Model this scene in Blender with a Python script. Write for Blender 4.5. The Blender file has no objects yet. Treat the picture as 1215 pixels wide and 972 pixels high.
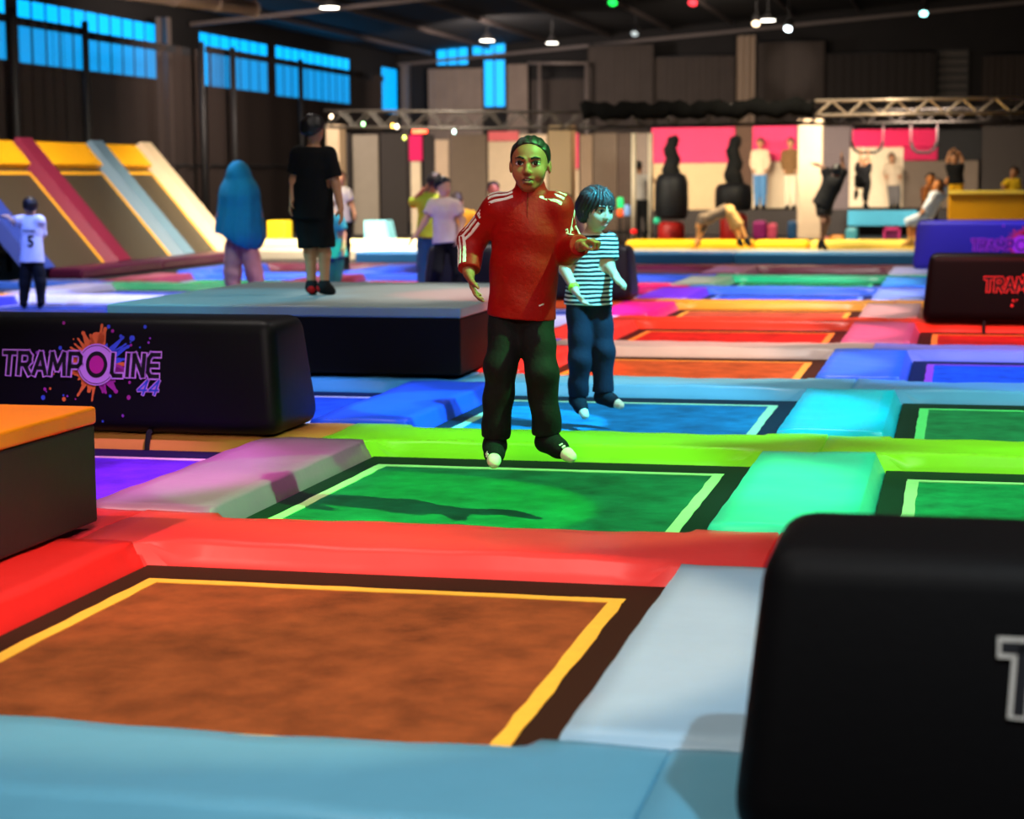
import bpy, bmesh, math, random
import numpy as np
from mathutils import Vector, Matrix

random.seed(4)
sc = bpy.context.scene
COL = sc.collection

# ------------------------------------------------------------------ camera
F_PX, CAM_H, CX, CY = 2254.3, 1.4, 607.5, 486.0
def _rot(yaw, pit, rol):
    c, s = math.cos, math.sin
    return (np.array([[c(yaw), -s(yaw), 0], [s(yaw), c(yaw), 0], [0, 0, 1]])
            @ np.array([[1, 0, 0], [0, c(pit), -s(pit)], [0, s(pit), c(pit)]])
            @ np.array([[c(rol), 0, s(rol)], [0, 1, 0], [-s(rol), 0, c(rol)]]))
CAM_M = _rot(.2305, -.1213, .0066)
def bp(px, py, x=None, y=None, z=None):
    """photo pixel -> point on the plane x=, y= or z= (metres)"""
    d = CAM_M @ np.array([(px - CX) / F_PX, 1, -(py - CY) / F_PX])
    if z is not None: t = (z - CAM_H) / d[2]
    elif y is not None: t = y / d[1]
    else: t = x / d[0]
    return np.array([0, 0, CAM_H]) + t * d
cam = bpy.data.cameras.new('camera'); cam_o = bpy.data.objects.new('camera', cam); COL.objects.link(cam_o)
mw = Matrix.Identity(4)
for i in range(3):
    mw[i][0] = CAM_M[i, 0]; mw[i][1] = CAM_M[i, 2]; mw[i][2] = -CAM_M[i, 1]
mw[2][3] = CAM_H
cam_o.matrix_world = mw
cam.sensor_width = 36; cam.lens = 36 * F_PX / 1215
cam.clip_start = .05; cam.clip_end = 200
cam.dof.use_dof = True; cam.dof.focus_distance = 8.1; cam.dof.aperture_fstop = 2.6
sc.camera = cam_o

# ------------------------------------------------------------------ world, exposure
w = bpy.data.worlds.new('world'); sc.world = w; w.use_nodes = True
w.node_tree.nodes['Background'].inputs[0].default_value = (.5, .55, .7, 1)
w.node_tree.nodes['Background'].inputs[1].default_value = .006
sc.view_settings.view_transform = 'Standard'; sc.view_settings.look = 'None'
sc.view_settings.gamma = 1; sc.view_settings.exposure = .45; sc.view_settings.use_curve_mapping = False
try:
    sc.cycles.use_denoising = True
    sc.cycles.max_bounces = 6; sc.cycles.transparent_max_bounces = 12
    sc.cycles.sample_clamp_indirect = 4; sc.cycles.caustics_reflective = False; sc.cycles.caustics_refractive = False
except Exception: pass

# ------------------------------------------------------------------ lights of the hall and added fill floods
def lin(c):
    return tuple((v / 255 / 12.92 if v / 255 <= .04045 else ((v / 255 + .055) / 1.055) ** 2.4) for v in c)
def aim(o, p, t):
    o.location = p; o.rotation_euler = (Vector(t) - Vector(p)).to_track_quat('-Z', 'Y').to_euler()
def spot(p, t, col, power, deg, blend=.3, rad=.05):
    l = bpy.data.lights.new('spot_beam', 'SPOT'); l.color = col; l.energy = power
    l.spot_size = math.radians(deg); l.spot_blend = blend; l.shadow_soft_size = rad
    o = bpy.data.objects.new('spot_beam', l); COL.objects.link(o); aim(o, p, t); return o
def flood(p, t, col, power, size=.8, sy=None):
    l = bpy.data.lights.new('flood_fill_light', 'AREA'); l.color = col; l.energy = power
    l.shape = 'RECTANGLE'; l.size = size; l.size_y = sy or size; l.spread = math.radians(125)
    o = bpy.data.objects.new('flood_fill_light', l); COL.objects.link(o); aim(o, p, t); return o
# dim general floods under the roof
for x, y, p in ((-2.0, 5.0, 26), (1.2, 9.0, 26), (-4.2, 10.5, 26), (-1.2, 14.0, 60), (-6.5, 16.5, 50), (-1.5, 20, 80),
                (-6.5, 23.5, 90), (-1.5, 26.5, 90), (-10.5, 21, 90), (-10.5, 27, 110)):
    flood((x, y, 5.2), (x, y + .5, 0), (1, .9, .82), p, .6)
flood((-.6, .4, 5.0), (-1.8, 7.0, .6), (1, .88, .78), 70, .5)  # added unseen fill so the jumper's front is lit
# coloured stage heads: one over every bed, hung to the right of it
def head_over(cx, cy, col, power, deg=31, dx=2.6, dy=-.3, blend=.35):
    spot((cx + dx, cy + dy, 5.0), (cx, cy, 0), col, power, deg, blend, .035)
CXM, CXR, CXL = -1.913, .65, -4.476
for cx, cy, col, pw in ((CXM, 5.3, (1, .66, .42), 640), (CXM, 8.0, (.30, 1, .42), 1050), (CXR, 8.1, (.35, 1, .55), 900), (CXM, 10.75, (.22, .78, 1), 1150), (CXR, 10.75, (.4, 1, .75), 800),
                        (CXM, 13.5, (1, .62, .42), 1150), (CXR, 13.5, (.35, .5, 1), 1300), (CXM, 16.3, (1, .45, .38), 1250), (CXR, 16.2, (1, .4, .5), 900), (CXM, 19.0, (1, .6, .55), 1250),
                        (CXM, 21.6, (.6, .62, 1), 1300), (CXM, 24.2, (.5, 1, .8), 1000), (CXM, 27.0, (.8, .6, .8), 700), (CXL, 8.0, (.75, .35, 1), 1000), (CXL, 10.8, (.3, .45, 1), 1100),
                        (CXL, 18.6, (.7, .7, 1), 1200), (CXL, 24.2, (1, .45, .7), 1300), (CXL - 2.56, 21.6, (1, .7, .7), 1200), (CXL - 2.56, 18.8, (.5, .55, 1), 1300), (CXL - 5.1, 20.2, (.4, .5, 1), 1500),
                        (CXL - 5.1, 25.0, (.4, .55, 1), 1500), (CXL - 2.56, 26.0, (.5, .55, 1), 1300), (CXL, 27.2, (.5, .55, 1), 1200), (CXR, 22.5, (.6, .65, 1), 1000)):
    head_over(cx, cy, col, pw, **(dict(dx=3.1, dy=-1.2) if (cx == CXM and 6 < cy < 11) else {}))
# near pads: pale cold wash from behind the camera, red head over the left rail
spot((1.6, 1.2, 5.0), (-1.2, 4.2, 0), (.62, .86, 1), 620, 42, .6, .06)
spot((-5.6, 4.2, 5.0), (-3.4, 6.4, 0), (1, .45, .36), 900, 30, .5, .05)
spot((-2.2, 4.6, 5.0), (-4.0, 5.8, .5), (1, .7, .35), 700, 18, .4, .05)
# narrow beams
spot((1.25, 6.75, 5.0), (-1.72, 7.6, .95), (.03, 1, .10), 1700, 16, .15, .02)        # green on the jumper
spot((.9, 9.2, 5.0), (-2.0, 10.4, 1.0), (.03, .72, 1), 3000, 13, .2, .02)          # cyan on the striped tee
spot((-4.6, 6.9, 5.2), (-3.5, 8.2, 0), (1, .08, .7), 900, 20, .7, .04)             # magenta on the mauve pad
spot((-1.2, 8.8, 5.2), (-.55, 8.2, 0), (.75, 1, .9), 260, 15, .7, .04)             # pale glow
spot((-4.6, 18.5, 5.2), (-4.1, 13.7, .5), (1, .86, .72), 1100, 17, .8, .04)         # pale pool on the stage
spot((-1.0, 14.6, 4.8), (-3.2, 13.6, .2), (1, .05, .04), 1100, 22, .4, .04)        # red on the stage side
spot((-7.2, 10.4, 5.0), (-5.4, 12.9, .5), (.05, .55, .75), 1100, 24, .6, .05)           # blue on the stage front
spot((1.5, 25, 5.2), (.6, 27.6, .6), (.12, .08, 1), 800, 24, .4, .05)             # blue on the far roll
spot((.4, 15.0, 5.2), (.6, 17.5, .4), (1, .05, .05), 700, 24, .4, .05)             # red on the roll
spot((-10.2, 16.5, 5.2), (-10, 19.5, .8), (.12, .25, 1), 1500, 22, .4, .05)        # blue on the child in the jersey
spot((-3.2, 17.0, 5.2), (-6.0, 19.6, 1.2), (.1, 1, .25), 1500, 10, .3, .03)        # green on the girl
spot((-7.5, 16.0, 5.2), (-8.2, 20.0, .9), (.2, .7, 1), 700, 14, .5, .03)           # cyan on the towel
# warm light of the obstacle area
flood((-4.7, 37.6, 2.55), (-4.0, 43, 1.1), (1, .80, .58), 120, 1.2, .3)
flood((-2.1, 38.2, 2.55), (-2.0, 43, 1.1), (1, .82, .62), 60, 1.0, .3)
flood((-6.4, 39.2, 2.55), (-6.6, 43, 1.1), (1, .70, .45), 60, 2.0, .3)
flood((-11.0, 37.0, 2.55), (-11, 42.5, 1.0), (1, .70, .45), 52, 2.5, .3)
flood((-.8, 37.0, 2.55), (-1.0, 42.5, 1.2), (1, .84, .66), 100, 1.6, .3)
flood((-3.0, 31.6, 4.6), (-3.0, 33.3, 0), (1, .86, .6), 260, 1.0)
flood((-9.8, 31.0, 4.6), (-10.0, 33.3, 0), (1, .9, .68), 700, 1.0)
flood((-13.0, 52, 5.0), (-13.5, 60, 3.0), (1, .85, .75), 190, 1.2)
flood((-6, 52, 5.4), (-7, 60, 3.0), (1, .85, .7), 60, 1.2)
spot((-5.0, 54, 5.8), (-5.2, 61.0, 4.75), (1, .87, .75), 420, 16, .9, .1)
flood((-9.5, 24.0, 5.0), (-13.6, 29.5, 1.0), (1, .88, .75), 260, .8)
flood((-13.0, 38.0, 4.9), (-17.0, 42.0, 2.6), (1, .82, .7), 170, .8)  # added unseen fill to lift the net along the left wall

# ------------------------------------------------------------------ materials
MATS = {}
def mat(name, col, rough=.6, metal=0, bump=0, bscale=30, var=0, vscale=6, emit=None, es=1, coat=0, spec=.5, linear=False):
    if name in MATS: return MATS[name]
    m = bpy.data.materials.new(name); m.use_nodes = True; MATS[name] = m
    nt = m.node_tree; b = nt.nodes['Principled BSDF']
    c = col if linear else lin(col)
    b.inputs['Base Color'].default_value = (*c, 1)
    b.inputs['Roughness'].default_value = rough; b.inputs['Metallic'].default_value = metal
    b.inputs['Specular IOR Level'].default_value = spec
    if coat: b.inputs['Coat Weight'].default_value = coat; b.inputs['Coat Roughness'].default_value = .12
    if emit is not None:
        b.inputs['Emission Color'].default_value = (*lin(emit), 1); b.inputs['Emission Strength'].default_value = es
    if var or bump:
        tc = nt.nodes.new('ShaderNodeTexCoord')
    if var:
        n = nt.nodes.new('ShaderNodeTexNoise'); n.inputs['Scale'].default_value = vscale; n.inputs['Detail'].default_value = 6
        n.inputs['Roughness'].default_value = .65
        nt.links.new(tc.outputs['Object'], n.inputs['Vector'])
        r = nt.nodes.new('ShaderNodeMapRange'); r.inputs[1].default_value = .3; r.inputs[2].default_value = .7
        r.inputs[3].default_value = 1 - var; r.inputs[4].default_value = 1 + var
        nt.links.new(n.outputs['Fac'], r.inputs[0])
        v = nt.nodes.new('ShaderNodeVectorMath'); v.operation = 'SCALE'; v.inputs[0].default_value = c
        nt.links.new(r.outputs[0], v.inputs['Scale']); nt.links.new(v.outputs[0], b.inputs['Base Color'])
    if bump:
        n2 = nt.nodes.new('ShaderNodeTexNoise'); n2.inputs['Scale'].default_value = bscale; n2.inputs['Detail'].default_value = 3
        nt.links.new(tc.outputs['Object'], n2.inputs['Vector'])
        bm_ = nt.nodes.new('ShaderNodeBump'); bm_.inputs['Strength'].default_value = bump; bm_.inputs['Distance'].default_value = .01
        nt.links.new(n2.outputs['Fac'], bm_.inputs['Height']); nt.links.new(bm_.outputs[0], b.inputs['Normal'])
    return m
def vinyl(col, k=1.0):
    c = tuple(int(v * k) for v in col)
    return mat('vinyl_%d_%d_%d' % c, c, .36, bump=.2, bscale=7, var=.05, vscale=3, spec=.28)
BLACK_VINYL = mat('black_vinyl', (24, 23, 27), .5, bump=.1, bscale=20)
BLACK = mat('black_matte', (10, 10, 11), .85)
def stripes_mat(name, a, b, period, axis=2):
    m = bpy.data.materials.new(name); m.use_nodes = True; nt = m.node_tree; p = nt.nodes['Principled BSDF']
    p.inputs['Roughness'].default_value = .85
    tc = nt.nodes.new('ShaderNodeTexCoord'); s = nt.nodes.new('ShaderNodeSeparateXYZ'); nt.links.new(tc.outputs['Object'], s.inputs[0])
    n = nt.nodes.new('ShaderNodeTexNoise'); n.inputs['Scale'].default_value = 7; nt.links.new(tc.outputs['Object'], n.inputs['Vector'])
    ad = nt.nodes.new('ShaderNodeMath'); ad.operation = 'MULTIPLY_ADD'; ad.inputs[1].default_value = .02
    nt.links.new(n.outputs['Fac'], ad.inputs[0]); nt.links.new(s.outputs[axis], ad.inputs[2])
    dv = nt.nodes.new('ShaderNodeMath'); dv.operation = 'DIVIDE'; dv.inputs[1].default_value = period; nt.links.new(ad.outputs[0], dv.inputs[0])
    fr = nt.nodes.new('ShaderNodeMath'); fr.operation = 'FRACT'; nt.links.new(dv.outputs[0], fr.inputs[0])
    g = nt.nodes.new('ShaderNodeMath'); g.operation = 'GREATER_THAN'; g.inputs[1].default_value = .56; nt.links.new(fr.outputs[0], g.inputs[0])
    mx = nt.nodes.new('ShaderNodeMix'); mx.data_type = 'RGBA'; nt.links.new(g.outputs[0], mx.inputs['Factor'])
    mx.inputs['A'].default_value = (*lin(a), 1); mx.inputs['B'].default_value = (*lin(b), 1)
    nt.links.new(mx.outputs['Result'], p.inputs['Base Color'])
    return m
def net_mat(name, col, opacity, cell=None, width=.25):
    """woven net: threads and open meshes (fine weave: averaged opacity)"""
    m = bpy.data.materials.new(name); m.use_nodes = True; nt = m.node_tree; nt.nodes.clear()
    out = nt.nodes.new('ShaderNodeOutputMaterial'); mix = nt.nodes.new('ShaderNodeMixShader')
    t = nt.nodes.new('ShaderNodeBsdfTransparent'); d = nt.nodes.new('ShaderNodeBsdfDiffuse'); d.inputs[0].default_value = (*lin(col), 1)
    nt.links.new(t.outputs[0], mix.inputs[1]); nt.links.new(d.outputs[0], mix.inputs[2]); nt.links.new(mix.outputs[0], out.inputs[0])
    mix.inputs[0].default_value = opacity
    if cell:
        tc = nt.nodes.new('ShaderNodeTexCoord'); s = nt.nodes.new('ShaderNodeSeparateXYZ'); nt.links.new(tc.outputs['Object'], s.inputs[0])
        res = []
        for ax in (0, 2):
            dv = nt.nodes.new('ShaderNodeMath'); dv.operation = 'DIVIDE'; dv.inputs[1].default_value = cell; nt.links.new(s.outputs[ax], dv.inputs[0])
            fr = nt.nodes.new('ShaderNodeMath'); fr.operation = 'FRACT'; nt.links.new(dv.outputs[0], fr.inputs[0])
            g = nt.nodes.new('ShaderNodeMath'); g.operation = 'LESS_THAN'; g.inputs[1].default_value = width; nt.links.new(fr.outputs[0], g.inputs[0]); res.append(g)
        mxm = nt.nodes.new('ShaderNodeMath'); mxm.operation = 'MAXIMUM'
        nt.links.new(res[0].outputs[0], mxm.inputs[0]); nt.links.new(res[1].outputs[0], mxm.inputs[1])
        sc_ = nt.nodes.new('ShaderNodeMath'); sc_.operation = 'MULTIPLY'; sc_.inputs[1].default_value = opacity; nt.links.new(mxm.outputs[0], sc_.inputs[0])
        nt.links.new(sc_.outputs[0], mix.inputs[0])
    return m

# ------------------------------------------------------------------ object helpers
def link(o, parent=None):
    COL.objects.link(o)
    if parent: o.parent = parent
    return o
def mesh_obj(name, verts, faces, m, parent=None, loc=None, smooth=False):
    me = bpy.data.meshes.new(name); me.from_pydata([tuple(map(float, v)) for v in verts], [], [tuple(f) for f in faces])
    if m: me.materials.append(m)
    if smooth: me.polygons.foreach_set('use_smooth', [True] * len(me.polygons))
    o = bpy.data.objects.new(name, me); link(o, parent)
    if loc is not None: o.location = tuple(map(float, loc))
    return o
def bm_obj(name, bm, m, parent=None, loc=None, smooth=False):
    me = bpy.data.meshes.new(name); bm.normal_update(); bm.to_mesh(me); bm.free()
    if m: me.materials.append(m)
    if smooth:
        me.polygons.foreach_set('use_smooth', [True] * len(me.polygons))
    o = bpy.data.objects.new(name, me); link(o, parent)
    if loc is not None: o.location = tuple(map(float, loc))
    return o
def tag(o, label, cat, group=None):
    o['label'] = label; o['category'] = cat
    if group: o['group'] = group
    return o
def thing(name, label, cat, loc=(0, 0, 0), group=None, rz=0):
    o = bpy.data.objects.new(name, None); o.empty_display_size = .1; link(o); o.location = tuple(map(float, loc)); o.rotation_euler[2] = rz
    return tag(o, label, cat, group)
def struct(o):
    o['kind'] = 'structure'; return o
def box_bm(x0, x1, y0, y1, z0, z1, bev=0, seg=2, bm=None):
    new = bm is None
    if new: bm = bmesh.new()
    vs = [bm.verts.new(p) for p in ((x0, y0, z0), (x1, y0, z0), (x1, y1, z0), (x0, y1, z0), (x0, y0, z1), (x1, y0, z1), (x1, y1, z1), (x0, y1, z1))]
    for f in ((3, 2, 1, 0), (4, 5, 6, 7), (0, 1, 5, 4), (1, 2, 6, 5), (2, 3, 7, 6), (3, 0, 4, 7)): bm.faces.new([vs[i] for i in f])
    if bev: bmesh.ops.bevel(bm, geom=bm.edges[:], offset=bev, segments=seg, affect='EDGES', profile=.5)
    return bm
def box(name, x0, x1, y0, y1, z0, z1, m, parent=None, bev=0, seg=2):
    cx, cy = (x0 + x1) / 2, (y0 + y1) / 2
    if parent is None:
        o = bm_obj(name, box_bm(x0 - cx, x1 - cx, y0 - cy, y1 - cy, 0, z1 - z0, bev, seg), m, None, (cx, cy, z0))
    else:
        o = bm_obj(name, box_bm(x0, x1, y0, y1, z0, z1, bev, seg), m, parent)
    return o
def tube_data(pts, r, n=8, caps=True):
    """polyline tube; r scalar or list"""
    pts = [np.array(p, float) for p in pts]; R_ = [r] * len(pts) if np.isscalar(r) else r
    V, Fc = [], []; up = None
    for i, p in enumerate(pts):
        d = (pts[min(i + 1, len(pts) - 1)] - pts[max(i - 1, 0)]); d /= np.linalg.norm(d) + 1e-9
        if up is None:
            up = np.array([0, 0, 1.]) if abs(d[2]) < .9 else np.array([1., 0, 0])
        a = np.cross(d, up); a /= np.linalg.norm(a) + 1e-9; b = np.cross(a, d); up = b
        for k in range(n):
            t = 2 * math.pi * k / n; V.append(p + R_[i] * (math.cos(t) * a + math.sin(t) * b))
    for i in range(len(pts) - 1):
        for k in range(n):
            Fc.append((i * n + k, i * n + (k + 1) % n, (i + 1) * n + (k + 1) % n, (i + 1) * n + k))
    if caps: Fc.append(tuple(range(n - 1, -1, -1))); Fc.append(tuple((len(pts) - 1) * n + k for k in range(n)))
    return V, Fc
def tube(name, pts, r, m, parent=None, n=8):
    V, Fc = tube_data(pts, r, n); return mesh_obj(name, V, Fc, m, parent, smooth=n > 5)
def lathe(name, prof, m, parent=None, loc=None, n=20):
    V, Fc = [], []
    for r, z in prof:
        for k in range(n): V.append((r * math.cos(2 * math.pi * k / n), r * math.sin(2 * math.pi * k / n), z))
    for i in range(len(prof) - 1):
        for k in range(n): Fc.append((i * n + k, i * n + (k + 1) % n, (i + 1) * n + (k + 1) % n, (i + 1) * n + k))
    Fc.append(tuple(range(n - 1, -1, -1))); Fc.append(tuple((len(prof) - 1) * n + k for k in range(n)))
    return mesh_obj(name, V, Fc, m, parent, loc, True)
def text_bm(s, offset=0, shear=0, space=1.0):
    cu = bpy.data.curves.new('lettering', 'FONT'); cu.body = s; cu.size = 1; cu.offset = offset; cu.shear = shear; cu.space_character = space
    cu.resolution_u = 3
    o = bpy.data.objects.new('lettering', cu); COL.objects.link(o); dg = bpy.context.evaluated_depsgraph_get(); dg.update()
    me = bpy.data.meshes.new_from_object(o.evaluated_get(dg)); bpy.data.objects.remove(o); bpy.data.curves.remove(cu)
    V = np.array([v.co[:] for v in me.vertices]); Fc = [tuple(p.vertices) for p in me.polygons]; bpy.data.meshes.remove(me)
    return V, Fc

# ------------------------------------------------------------------ trampoline field: grid
XL, XR, PX = -2.769, -1.057, 2.563                   # taped rectangle of the middle column, column pitch
T = [6.152, 8.903, 11.683, 14.467, 17.226, 19.856, 22.468, 25.1]      # far tape of every row
FR = [3.6, 6.38, 9.17, 11.95, 14.73, 17.49, 20.12, 22.73, 25.36, 28.4]  # near foot of every cross pad
WD = .70; ZP = .068; ZF = -.03
MAROON = (96, 26, 52)
# coloured stage light put into the vinyl covers, cross pads (pad index, column): default per row
CROSS = {0: (104, 170, 196), 1: (246, 66, 62), 2: (152, 238, 34), 3: (104, 186, 220), 4: (206, 186, 178), 5: (246, 66, 40), 6: (248, 164, 44),
         7: (62, 112, 236), 8: (24, 176, 128), 9: MAROON}
CROSS_X = {(0, 0): (104, 170, 196), (1, 0): (240, 52, 60), (2, 0): (226, 150, 70), (3, 0): (70, 150, 212), (4, 2): (130, 140, 250), (3, 2): (96, 170, 214), (1, 2): (220, 44, 66),
           (8, 0): (50, 96, 232), (8, -1): (50, 96, 232), (8, -2): (50, 96, 232), (8, -3): (50, 96, 232), (7, 0): (236, 30, 130), (7, -1): (230, 40, 110), (7, -2): (60, 170, 120),
           (6, -1): (246, 96, 48), (6, 0): (246, 96, 48), (6, -2): (214, 206, 240), (5, -1): (206, 200, 246), (5, -2): (60, 90, 236), (5, 0): (200, 196, 240), (4, -1): (60, 90, 236), (4, 0): (96, 110, 240)}
# long pads, stage light put into their colours: (row, boundary) boundary 0 = left of middle column, 1 = right of it
LONG = {(0, 0): (246, 44, 40), (0, 1): (164, 196, 216), (1, 0): (150, 100, 136), (1, 1): (66, 226, 184), (2, 0): (40, 84, 226), (2, 1): (24, 206, 236), (3, 0): (240, 60, 56), (3, 1): (58, 116, 250),
        (4, 0): (240, 70, 62), (4, 1): (206, 96, 146), (5, 0): (238, 30, 146), (5, 1): (200, 162, 164), (6, 0): (124, 50, 222), (6, 1): (132, 158, 238), (7, 0): (120, 140, 120), (7, 1): (60, 144, 240), (8, 0): (110, 70, 90), (8, 1): (150, 160, 190)}
BED = {(0, 1): (132, 70, 34), (1, 1): (10, 112, 66), (1, 2): (12, 150, 78), (2, 1): (12, 116, 168), (2, 2): (26, 124, 68), (3, 1): (170, 76, 34), (3, 2): (20, 80, 216), (4, 1): (190, 30, 22),  # dark beds with the coloured stage light painted into them
       (4, 2): (176, 24, 22), (5, 1): (176, 78, 56), (6, 1): (34, 80, 214), (7, 1): (20, 110, 70), (1, 0): (84, 30, 190), (2, 0): (24, 66, 190), (5, 2): (150, 60, 60), (6, 2): (34, 80, 214), (0, 0): (150, 70, 40), (0, 2): (80, 90, 110), (7, 0): (200, 26, 70),
       (5, -1): (56, 84, 226), (4, -1): (56, 84, 226), (6, -1): (236, 70, 40), (7, -1): (190, 30, 50), (7, -2): (20, 140, 70), (6, -2): (60, 90, 220)}
TAPE = {0: (250, 190, 60), 1: (168, 246, 150), 2: (158, 236, 190), 3: (246, 160, 50), 4: (240, 140, 40), 5: (244, 176, 60), 6: (110, 150, 240), 7: (90, 200, 120)}
ROWN = ['nearest row', 'second row', 'third row', 'fourth row', 'fifth row', 'sixth row', 'seventh row', 'farthest row', 'dark end rim', 'outer rim']
COLN = {-3: 'leftmost visible column', -2: 'third column left of middle', -1: 'second column left of middle', 0: 'first column left of middle', 1: 'middle column', 2: 'right column'}
def cname(c):
    r, g, b = c
    import colorsys
    h, s, v = colorsys.rgb_to_hsv(r / 255, g / 255, b / 255)
    if s < .2: return 'pale grey'
    n = ['red', 'orange', 'yellow', 'lime green', 'green', 'teal green', 'aqua', 'light blue', 'blue', 'violet', 'magenta', 'pink'][0 if h < .035 or h > .965 else 1 if h < .12 else 2 if h < .18 else 3 if h < .3 else 4 if h < .4 else 5 if h < .47 else 6 if h < .53 else 7 if h < .585 else 8 if h < .69 else 9 if h < .8 else 10 if h < .92 else 11]
    return ('dark ' if v < .5 else '') + n

# structure: floor, walls, roof
DARKW = mat('dark_wall_paint', (26, 23, 23), .9, var=.2, vscale=1.2)
FLOOR = mat('dark_floor', (20, 19, 21), .75, var=.2, vscale=2)
XW, XE, YN, YF = -18.4, 7.5, -5.0, 62.0
def roof_z(x): return 5.25 + .075 * (x + 18)
o = box('floor', XW, XE, YN, YF, -.25, ZF, FLOOR); struct(o)
o = box('wall_left', XW - .2, XW, YN, YF, ZF, 6.9, DARKW); struct(o)
wall_back = box('wall_back', XW, XE, YF, YF + .2, ZF, 8.2, DARKW); struct(wall_back)
o = box('wall_right', XE, XE + .2, YN, YF, ZF, 8.2, DARKW); struct(o)
o = box('wall_front', XW, XE, YN - .2, YN, ZF, 8.2, DARKW); struct(o)
ROOFM = mat('dark_roof_sheet', (26, 24, 25), .8)
STEEL = mat('painted_steel', (120, 108, 102), .5, metal=.3); BEAM = mat('dark_roof_steel', (96, 84, 80), .6)
z0, z1 = roof_z(XW) + .3, roof_z(XE) + .3
ceiling = mesh_obj('ceiling', [(XW, YN, z0), (XE, YN, z1), (XE, YF, z1), (XW, YF, z0), (XW, YN, z0 + .15), (XE, YN, z1 + .15), (XE, YF, z1 + .15), (XW, YF, z0 + .15)],
                   [(0, 3, 2, 1), (4, 5, 6, 7), (0, 1, 5, 4), (1, 2, 6, 5), (2, 3, 7, 6), (3, 0, 4, 7)], ROOFM); struct(ceiling)
for yy in (20, 32, 44, 61.6):
    for dz in (0,):
        a, b = XW + .1, XE - .1
        V = []
        for y_ in (yy - .05, yy + .05):
            for x_ in (a, b): V += [(x_, y_, roof_z(x_) - .12 + dz), (x_, y_, roof_z(x_) - .02 + dz)]
        mesh_obj('rafter', V, [(0, 2, 3, 1), (4, 5, 7, 6), (0, 1, 5, 4), (2, 6, 7, 3), (1, 3, 7, 5), (0, 4, 6, 2)], BEAM, ceiling)
for k in range(13):
    x = XW + 1.2 + k * 2.0
    mesh_obj('purlin', *(lambda V: (V, [(0, 1, 2, 3), (4, 7, 6, 5), (0, 4, 5, 1), (1, 5, 6, 2), (2, 6, 7, 3), (3, 7, 4, 0)]))(
        [(x - .03, YN + .1, roof_z(x) + .16), (x + .03, YN + .1, roof_z(x) + .16), (x + .03, YF - .1, roof_z(x) + .16), (x - .03, YF - .1, roof_z(x) + .16),
         (x - .03, YN + .1, roof_z(x) + .28), (x + .03, YN + .1, roof_z(x) + .28), (x + .03, YF - .1, roof_z(x) + .28), (x - .03, YF - .1, roof_z(x) + .28)]), BEAM, ceiling)

# windows in the left wall: blue translucent daylight panes, dark mullions
PANE = mat('blue_daylight_pane', (20, 120, 190), .4, emit=(0, 162, 242), es=1.35)
FRAMEM = mat('window_frame', (30, 30, 34), .6)
def y_at(px, x): return bp(px, 100, x=x)[1]
wx = XW + .02
for wi, (a, b, n, zt, zb) in enumerate(((-60, 7, 5, 4.98, 3.78), (20, 184, 11, 5.0, 3.76), (235, 316, 7, 5.02, 3.74), (325, 413, 10, 5.04, 3.7), (450, 482, 6, 5.0, 3.55))):
    y0, y1 = y_at(a, wx), y_at(b, wx)
    if wi == 4: y0, y1 = y0 + .1, min(y1, 61.6)
    f = box('window_%d' % (wi + 1), wx, wx + .05, y0, y1, zb - .06, zt + .06, FRAMEM); struct(f)
    st = (y1 - y0) / n
    for k in range(n):
        yc = f.location.y
        bm_obj('pane', box_bm(.0, .028, y0 + k * st + .045 - yc, y0 + (k + 1) * st - .045 - yc, .06, zt - zb + .06), PANE, f)
# windows in the back wall
for wi, (xa, ya, xb, yb, n) in enumerate(((518, 55, 556, 78, 3), (560, 50, 600, 66, 3), (574, 70, 600, 128, 2))):
    A, B = bp(xa, ya, y=YF - .05), bp(xb, yb, y=YF - .05)
    f = box('window_%d' % (wi + 6), A[0], B[0], YF - .06, YF - .01, B[2], A[2], FRAMEM); struct(f)
    st = (B[0] - A[0]) / n; cx_ = f.location.x
    for k in range(n):
        bm_obj('pane', box_bm(A[0] + k * st + .03 - cx_, A[0] + (k + 1) * st - .03 - cx_, -.05, .0, .05, A[2] - B[2] - .05), PANE, f)

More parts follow.
